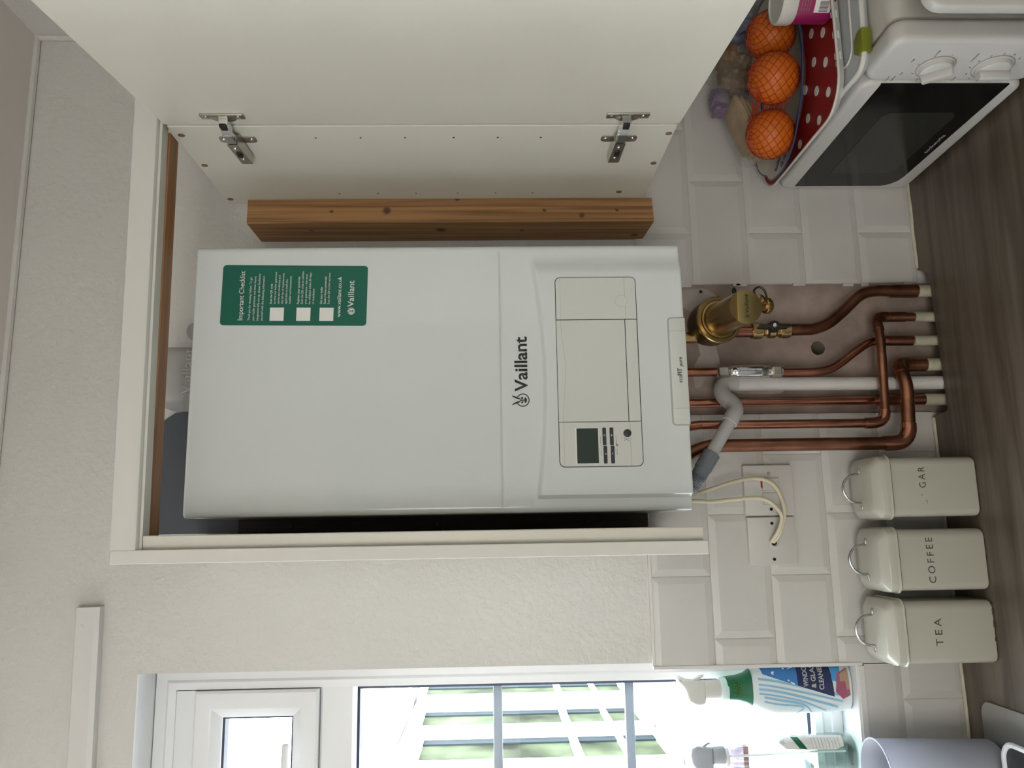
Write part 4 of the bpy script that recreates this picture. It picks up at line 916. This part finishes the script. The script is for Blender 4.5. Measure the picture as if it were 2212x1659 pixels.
b = nbm(); P = [(p[0], p[1], .0245) for p in rrect(-.56, -.3385, -.30, -.128, .024, 6)]; tube(b, P+[P[0]], .0040, 10, 0); obj('rim', b, mat('white_rim', (.75, .78, .82), .3), ty_)

# ================================================================ MICROWAVE
mw = thing('microwave', 'white microwave oven with black door glass against the right wall', 'microwave', (.72, -.24, 0))
MA = math.atan2(.012, .455)
# local: X depth into the right (+x), Y width towards the viewer, Z up
MT = Matrix.Translation((.5780, -.0075, 0)) @ Matrix.Rotation(MA, 4, 'Z') @ Matrix.Diagonal((1, -1, 1, 1))
def fixn(b): bmesh.ops.recalc_face_normals(b, faces=b.faces); return b
Z0, Z1, WW = .010, .2440, .430
b = nbm(); prism(b, rrect(0.006, WW-.006, Z0+.004, Z1-.003, .016, 5), .040, .290, 'x', T=MT, bev=.002); obj('body', fixn(b), 'mwbody', mw)
b = nbm(); prism(b, rrect(.334, WW, Z0, Z1, .020, 6), .002, .036, 'x', T=MT, bev=.009, seg=4)
obj('control_panel', fixn(b), 'mw', mw)
b = nbm(); prism(b, rrect(0, .337, Z0, Z1, .020, 6), .000, .034, 'x', T=MT, bev=.007, seg=4); dr_ = obj('door', fixn(b), 'mw', mw)
b = nbm(); prism(b, [(.0130, .2185), (.3340, .2165), (.3340, .0330), (.0500, .0380), (.0330, .0410), (.0200, .0500), (.0130, .0640)][::-1], -.0008, .004, 'x', T=MT); obj('door_glass', fixn(b), 'mwglass', dr_, smooth=False)
b = nbm(); prism(b, [(.0640, .1760), (.2500, .1760), (.2600, .1660), (.2600, .0720), (.2500, .0620), (.0760, .0660), (.0640, .0760)][::-1], -.0012, .002, 'x', T=MT); obj('inner_window', fixn(b), 'mwmesh', dr_, smooth=False)
# lettering frame: x axis along +width, normal -x
TL = MT @ Matrix.Rotation(PI/2, 4, 'Z')      # text: local x -> local Y, facing local -X
def mtext(b, s_, w0, z, wd, h, bold=0, x=-.0014):
    t_ = nbm(); text(t_, s_, 0, 0, 0, width=wd, h=h, bold=bold, ext=.0002)
    for v in t_.verts: v.co = V((x+v.co.y, w0+v.co.x, z+v.co.z))
    merge(b, t_, MT)
b = nbm(); mtext(b, 'cookworks', .136, .0450, .058, .0062, .02); obj('lettering', fixn(b), 'greyp', dr_, smooth=False)
cpl = mw
for (w_, z, rr_, a) in ((.3710, .1590, .0240, -35), (.3710, .0800, .0255, 0)):
    KT = MT @ Matrix.Translation((.002, w_, z)) @ Matrix.Rotation(-PI/2, 4, 'Y')
    b = nbm(); lathe(b, [(0, -.001), (rr_, -.001), (rr_, .001), (rr_-.001, .0015), (rr_-.0025, .001), (rr_-.004, .007), (rr_-.007, .009), (0, .009)], 36, T=KT)
    box(b, -rr_+.004, rr_-.004, -.0055, .0055, .006, .019, .003, 2, T=KT @ Matrix.Rotation(math.radians(a), 4, 'Z')); kn = obj('knob', fixn(b), 'mw', mw)
    b = nbm()
    for i in range(40):
        t0_, t1_ = 2*PI*i/40, 2*PI*(i+1)/40; r0, r1 = rr_+.0006, rr_+.0014
        prism(b, [(r0*math.cos(t0_), r0*math.sin(t0_)), (r1*math.cos(t0_), r1*math.sin(t0_)), (r1*math.cos(t1_), r1*math.sin(t1_)), (r0*math.cos(t1_), r0*math.sin(t1_))], 0, .0006, 'z', T=KT)
    obj('dial_ring', fixn(b), 'greyp', kn, smooth=False)
b = nbm(); mx_ = .0012
def mt2(s_, w0, z, wd, h): mtext(b, s_, w0, z, wd, h, 0, mx_)
mt2('Defrost', .3395, .2040, .0120, .0022); mt2('Med', .354, .1985, .006, .0020); mt2('High', .383, .1980, .008, .0022); mt2('Low', .3385, .1690, .006, .0022); mt2('M.High', .3990, .1730, .010, .0022)
mt2('Time', .3390, .1180, .0100, .0026); mt2('Power', .3390, .2120, .0120, .0026); mt2('Minutes', .3850, .1170, .018, .0026)
for i in range(11):
    t = math.radians(100-i*28); w0, z = .371+.0315*math.sin(math.radians(i*28-140)), .0800+.0315*math.cos(math.radians(i*28-140)); mt2(str((1, 2, 3, 4, 5, 6, 8, 10, 15, 20, 30)[i]), w0-.002, z-.001, .0035, .0022)
for i in range(6):
    a = math.radians(-120+i*45); w0, z = .371+.0285*math.sin(a), .1590+.0285*math.cos(a); mt2('I', w0, z-.001, .0008, .0026)
obj('dial_markings', fixn(b), 'greytxt', mw, smooth=False)
b = nbm()
for (x_, w_) in ((.05, .04), (.05, .39), (.26, .04), (.26, .39)): lathe(b, [(0, 0), (.010, 0), (.012, .014), (0, .014)], 16, T=MT @ Matrix.Translation((x_, w_, .0004))); obj('foot', fixn(b), 'black', mw); b = nbm()
b.free()
b = nbm(); P = [(.052, .03, Z1-.0025), (.062, .20, Z1-.0025), (.082, .31, Z1-.0025), (.12, .375, Z1-.0025), (.19, .40, Z1-.0025), (.27, .405, Z1-.0025)]
tube(b, P, .0012, 6, T=MT); obj('top_seam', fixn(b), 'mw', mw)

# ---- on top of the microwave
ZM = Z1-.002
sl = thing('storage_box_lid', 'white clip-on food box lid with a lime green clip on the microwave', 'lid', (.72, -.20, ZM+.002))
LT_ = Matrix.Translation((.592, -.375, 0)) @ Matrix.Rotation(math.radians(-3), 4, 'Z')
b = nbm(); prism(b, rrect(.004, .250, .004, .345, .026, 6), ZM+.001, ZM+.0135, 'z', T=LT_, bev=.002); obj('lid', b, 'lidgrey', sl)
b = nbm(); P = [(p[0], p[1], ZM+.0105) for p in rrect(.002, .252, .002, .347, .028, 6)]; tube(b, P+[P[0]], .0040, 10, 0, T=LT_)
P = [(p[0], p[1], ZM+.0130) for p in rrect(.030, .225, .030, .320, .02, 6)]; tube(b, P+[P[0]], .0022, 8, 0, T=LT_); obj('rim', b, 'potlid', sl)
b = nbm(); prism(b, [(.022, -.004), (.056, -.004), (.056, .010), (.048, .022), (.030, .022), (.022, .012)], ZM+.002, ZM+.0165, 'z', T=LT_, bev=.0025); obj('clip', b, 'clip', sl)
tr = thing('polka_dot_tray', 'red tray with white polka dots under the fruit dish', 'tray', (.69, -.17, ZM+.016))
ZT = ZM+.0158
b = nbm(); 
def rl(i, z, r=.055): return [(p[0], p[1], z) for p in rrect(.560+i, .872-i, -.3360+i, -.012-i, r-i*.5, 8)]
S_ = [rl(.010, ZT), rl(.001, ZT+.0125), rl(.000, ZT+.0140), rl(.003, ZT+.0145), rl(.012, ZT+.0040), rl(.016, ZT+.0025)]
loft(b, [rl(.014, ZT-.0003), rl(.0045, ZT+.0125), rl(.0035, ZT+.0140), rl(.006, ZT+.0120), rl(.016, ZT+.0010)]); obj('underside', b, 'potlid', tr)
b = nbm(); loft(b, [rl(.0138, ZT+.0006), rl(.0040, ZT+.0138), rl(.0035, ZT+.0146), rl(.0050, ZT+.0148), rl(.014, ZT+.0040), rl(.018, ZT+.0025)]); obj('tray', b, 'trayred', tr)
b = nbm(); P = rl(.0015, ZT+.0136); tube(b, P+[P[0]], .0020, 8, 0); obj('rim', b, 'potlid', tr)
b = nbm()
for i in range(7):
    for j in range(8):
        x, y = .590+i*.049+(.0245 if j % 2 else 0), -.312+j*.039
        if x < .86: prism(b, circ(x, y, .0075, 20), ZT+.0024, ZT+.0030, 'z')
for i in range(9): prism(b, [(.574+i*.033-.006, -.3275), (.574+i*.033+.006, -.3275), (.574+i*.033+.004, -.3225), (.574+i*.033-.004, -.3225)], ZT+.0046, ZT+.0124, 'z') if i > 1 else None
obj('polka_dots', b, 'white', tr, smooth=False)
# china dish
dh = thing('serving_dish', 'blue and white china dish with a scalloped rim holding oranges', 'dish', (.72, -.14, ZT+.003))
DCX, DCY = .7120, -.1350
def dsec(k, z, am=.02):
    o = []
    for i in range(96):
        t = 2*PI*i/96; sc = k*(1+am*abs(math.sin(t*6))); o.append((DCX+.160*sc*math.cos(t), DCY+.126*sc*math.sin(t), z+am*.08*abs(math.sin(t*6))))
    return o
b = nbm(); loft(b, [dsec(.55, ZT+.0035, 0), dsec(.62, ZT+.0060, 0), dsec(.80, ZT+.0180, .01), dsec(1.0, ZT+.0280, .03), dsec(.995, ZT+.0300, .03), dsec(.80, ZT+.0205, .01), dsec(.62, ZT+.0090, 0), dsec(.5, ZT+.0080, 0)]); obj('dish', b, 'china', dh)
b = nbm(); P = dsec(.998, ZT+.0292, .03); tube(b, P+[P[0]], .0013, 8, 0)
obj('blue_rim', b, 'cobalt', dh)
b = nbm()
for (t0, n_) in ((168, 7), (184, 7), (200, 6), (216, 5)):
    for k in range(n_):
        t = math.radians(t0+random.uniform(-6, 6)); q_ = .78+k*.025; x, y = DCX+.160*q_*math.cos(t), DCY+.126*q_*math.sin(t); z = ZT+.0200+(q_-.80)*.055
        prism(b, circ(x, y, .0032+random.random()*.002, 8), z, z+.0010, 'z')
P = [dsec(.74, ZT+.0180, 0)[i] for i in range(96)]; tube(b, P+[P[0]], .0011, 6, 0)
obj('blue_pattern', b, 'cobalt', dh, smooth=False)
# oranges and net
OR = ((.6015, -.1680, .3120, .0385, 'orange in a red net nearest the dish rim, left-hand fruit'), (.6770, -.2070, .3150, .0400, 'orange in a red net in the middle, the largest showing'), (.7570, -.1990, .3110, .0385, 'shaded orange in a red net, partly behind the magenta tub'))
for x, y, z, r_, lab in OR:
    b = nbm(); sphere(b, (x, y, z), r_, 1, 1, .96, 36, 24)
    o = tag(obj('orange', b, 'orange', loc=(x, y, z-r_)), lab, 'orange', 'oranges in a net')
b = nbm()
for (x, y, z, r_, _l) in OR:
    t = nbm(); R0 = r_+.0010; N, K = 14, 9; G = []
    for j in range(1, K*2):
        ph = PI*j/(K*2); row = []
        for i in range(N):
            th = 2*PI*(i+(.5 if j % 2 else 0))/N; row.append(V((x, y, z))+R0*V((math.cos(th)*math.sin(ph), math.sin(th)*math.sin(ph)*1.0, math.cos(ph)*.96)))
        G.append(row)
    for j in range(len(G)-1):
        for i in range(N):
            a = G[j][i]
            for k in ((i, i-1) if (j+1) % 2 else (i, i+1)) if False else (((i-1) % N, i) if (j+1) % 2 == 0 else (i, (i+1) % N)):
                c_ = G[j+1][k]; 
                mid = V((x, y, z))+((a+c_)/2-V((x, y, z))).normalized()*R0
                tube(t, [a, mid, c_], .00050, 3, 0, cap=False)
    merge(b, t)
# gathered net between the fruit
for i in range(26):
    a = V((.601, -.168, .312)); c_ = V((.679, -.207, .316)); s_ = random.uniform(-1, 1); q_ = random.uniform(-1, 1)
    tube(b, [a+V((.03, .02*s_, .034*q_)), (a+c_)/2+V((0, .022*s_+.004, .026*q_)), c_+V((-.03, .02*s_, .034*q_))], .0006, 4, 3, cap=False)
tag(obj('net_bag', b, 'net', loc=(.68, -.19, .28)), 'red net bag stretched around the oranges', 'net bag')
# bread and bags behind
def lump(bm, c, s, rz, seed, amp=.12, tilt_=0):
    t = nbm(); bmesh.ops.create_icosphere(t, subdivisions=4, radius=1)
    for v in t.verts:
        d = v.co.copy(); k = 1/max(abs(d.x), abs(d.y), abs(d.z)); k = 1+(k-1)*.6
        n_ = noise.noise(d*2.2+V((seed, 0, 0)))*amp+noise.noise(d*6+V((0, seed, 0)))*amp*.4
        v.co = V((d.x*s[0], d.y*s[1], d.z*s[2]))*k*(1+n_)
    merge(bm, t, Matrix.Translation(c) @ Matrix.Rotation(rz, 4, 'Z') @ Matrix.Rotation(tilt_, 4, 'Y'))
bp_ = thing('bread_pack', 'clear packet of pale flat bread leaning behind the left orange', 'bread', (.65, -.085, .30))
b = nbm(); 
for k in range(3): lump(b, (.648+.004*k, -.092, .3170+k*.0085), (.050, .034, .0055), math.radians(12), 3+k, .05, math.radians(-14))
obj('bread', b, 'bread', bp_)
b = nbm(); lump(b, (.650, -.092, .3260), (.060, .040, .020), math.radians(12), 9, .10, math.radians(-14)); obj('wrapper', b, 'film', bp_)
pb = thing('pastry_bag', 'clear bag of brown pastries behind the oranges', 'bag', (.74, -.10, .31))
b = nbm()
for k, (dx, dy, dz) in enumerate(((-.02, 0, .025), (.02, .004, .02), (0, -.004, .045), (.03, 0, .045))): lump(b, (.752+dx, -.095+dy, .306+dz), (.020, .020, .016), k, 20+k, .15)
obj('pastries', b, 'pastry', pb)
b = nbm(); lump(b, (.756, -.094, .338), (.048, .028, .034), .3, 31, .2); obj('bag', b, 'film', pb)
b = nbm(); lump(b, (.722, -.052, .3500), (.024, .016, .022), .2, 41, .28); tag(obj('purple_bag', b, 'purple', loc=(.722, -.052, .33)), 'crumpled purple plastic bag at the back of the microwave', 'bag')
b = nbm(); lump(b, (.836, -.110, .345), (.028, .024, .036), .5, 51, .22); tag(obj('printed_bag', b, 'bluebag', loc=(.836, -.11, .31)), 'blue and white printed food bag tucked beside the pastries', 'bag')
# magenta tub
tb_ = thing('supplement_tub', 'white-lidded tub with a magenta label on the near corner of the tray', 'tub', (.737, -.300, ZT+.003))
TT = Matrix.Translation((.7480, -.3010, 0))
b = nbm(); lathe(b, [(0, ZT+.003), (.0315, ZT+.003), (.0340, ZT+.006), (.0345, ZT+.056), (.0330, ZT+.060), (0, ZT+.060)], 40, T=TT); obj('tub', b, 'magenta', tb_)
b = nbm(); lathe(b, [(0, ZT+.058), (.0350, ZT+.058), (.0360, ZT+.061), (.0360, ZT+.078), (.0345, ZT+.081), (.0315, ZT+.0812), (.0305, ZT+.0795), (0, ZT+.0795)], 44, T=TT); obj('lid', b, 'potlid', tb_)
def wrap(b, s_, a0, z, wd, h, r_, bold=0):
    t = nbm(); text(t, s_, 0, z, 0, width=wd, h=h, bold=bold, ext=.0001)
    for v in t.verts: a = math.radians(a0)+v.co.x/r_; v.co = V((r_*math.sin(a), -r_*math.cos(a), v.co.z))
    merge(b, t, TT)
def wpatch(poly, r_):
    t = nbm(); n_ = 8
    (a0, a1, z0, z1) = poly
    R1 = [[t.verts.new((r_*math.sin(math.radians(a0+(a1-a0)*i/n_)), -r_*math.cos(math.radians(a0+(a1-a0)*i/n_)), z)) for i in range(n_+1)] for z in (z0, z1)]
    for i in range(n_): t.faces.new((R1[0][i], R1[0][i+1], R1[1][i+1], R1[1][i]))
    bmesh.ops.transform(t, matrix=TT, verts=t.verts); return t
obj('barcode_patch', wpatch((-66, -36, ZT+.010, ZT+.034), .0350), 'white', tb_, smooth=False)
b = nbm()
for i in range(9): merge(b, wpatch((-63+i*2.8, -61.6+i*2.8, ZT+.014, ZT+.027), .0352))
obj('barcode', b, 'black', tb_, smooth=False)
b = nbm(); 
t = nbm(); prism(t, circ(0, 0, .011, 28), -.0001, 0)
for v in t.verts: a = math.radians(-8)+v.co.x/.0351; v.co = V((.0351*math.sin(a), -.0351*math.cos(a), ZT+.044+v.co.z*.8))
merge(b, t, TT); obj('navy_oval', b, 'navy', tb_, smooth=False)
b = nbm(); wrap(b, 'V', -16, ZT+.040, .008, .008, .0354, .03); wrap(b, 'M', -16, ZT+.020, .007, .006, .0354, .01)
for i in range(4): wrap(b, 'mmm mmmm mm', -62, ZT+.052-i*.0038, .016, .0013, .0352)
obj('lettering', b, 'white', tb_, smooth=False)
# tub by the microwave's near side
yb_ = thing('fruit_tub', 'white rounded plastic tub of yellow fruit beside the microwave', 'tub', (.72, -.53, 0))
b = nbm(); prism(b, rrect(.5980, .86, .0010, .2330, .022, 6), -.4960, -.4790, 'y', bev=.004, seg=3); obj('tub', b, 'mw', yb_)
b = nbm(); prism(b, rrect(.6160, .84, .0150, .2120, .016, 6), -.4975, -.4950, 'y'); obj('inner_panel', b, 'yellow', yb_)
b = nbm(); tube(b, [(.63, -.500, .175), (.634, -.503, .13), (.636, -.504, .09), (.632, -.500, .05)], lambda t: .003+.008*math.sin(PI*t), 10); obj('banana', b, 'yellow', yb_)
b = nbm(); lump(b, (.6330, -.499, .185), (.006, .004, .016), 0, 61, .2); obj('stalk', b, 'brown', yb_)

# ================================================================ OUTDOORS
b = nbm(); box(b, -8, 3, .32, 14, -1.0, -.285); struct('ground', b, 'paving')
ex = thing('neighbouring_building', 'sunlit white rendered extension with three tall panes seen through the window', 'building', (-1.6, 4.6, -.9))
b = nbm(); box(b, -3.4, -1.32, 1.6, 7.5, -.90, 1.36); obj('wall', b, 'render', ex, smooth=False)
b = nbm(); tube(b, [(-1.27, 1.6, 1.345), (-1.27, 7.5, 1.42)], .028, 12, 0); obj('gutter', b, mat('pale_gutter', (.10, .095, .075), .6, var=.2), ex)
b = nbm(); loft(b, [[(-1.25, y, 1.38), (-3.5, y, 1.38), (-2.4, y, 2.0)] for y in (1.5, 7.6)]); obj('roof', b, mat('pale_roof', (.78, .78, .76), .8), ex, smooth=False)
for (y0, y1, z0, z1) in ((5.13, 5.62, -.25, 1.30), (4.15, 4.66, -.22, 1.25), (3.35, 3.90, -.22, 1.20)):
    b = nbm()
    for (a, c_, d_, e_) in ((y0-.05, y0, z0-.05, z1+.05), (y1, y1+.05, z0-.05, z1+.05), (y0, y1, z0-.05, z0), (y0, y1, z1, z1+.05)): box(b, -1.33, -1.27, a, c_, d_, e_)
    box(b, -1.325, -1.285, y0, y1, z0+.48, z0+.53); box(b, -1.325, -1.285, y0, y1, z0+.20, z0+.24)
    f = obj('window', b, 'frame_out', ex, smooth=False)
    b = nbm(); box(b, -1.322, -1.31, y0, y1, z0, z1); obj('pane', b, 'pane_out', f, smooth=False)
    b = nbm(); box(b, -1.31, -1.30, y1-.10, y1, z0, z1); obj('reveal', b, 'dark_reveal', f, smooth=False)
bw = thing('garden_wall', 'low brick garden wall with lichened coping outside the window', 'wall', (-1.0, 3.2, -.9))
b = nbm(); box(b, -1.13, -.93, 2.15, 4.6, -.2845, -.26)
obj('brickwork', b, 'brick', bw, smooth=False)
b = nbm()
box(b, -1.15, -.90, 2.13, 4.62, -.26, -.20, .006)
obj('coping', b, 'mortar', bw)
bs = thing('garden_shrub', 'green shrub outside at the bottom of the window', 'shrub', (-3.2, 9.5, -.9))
b = nbm()
for k in range(16): lump(b, (-3.2+random.uniform(-.7, .7), 9.3+random.uniform(-.6, .6), -.55+random.random()*.7), (.32, .32, .28), k, 70+k, .5)
obj('foliage', b, 'leaf', bs)
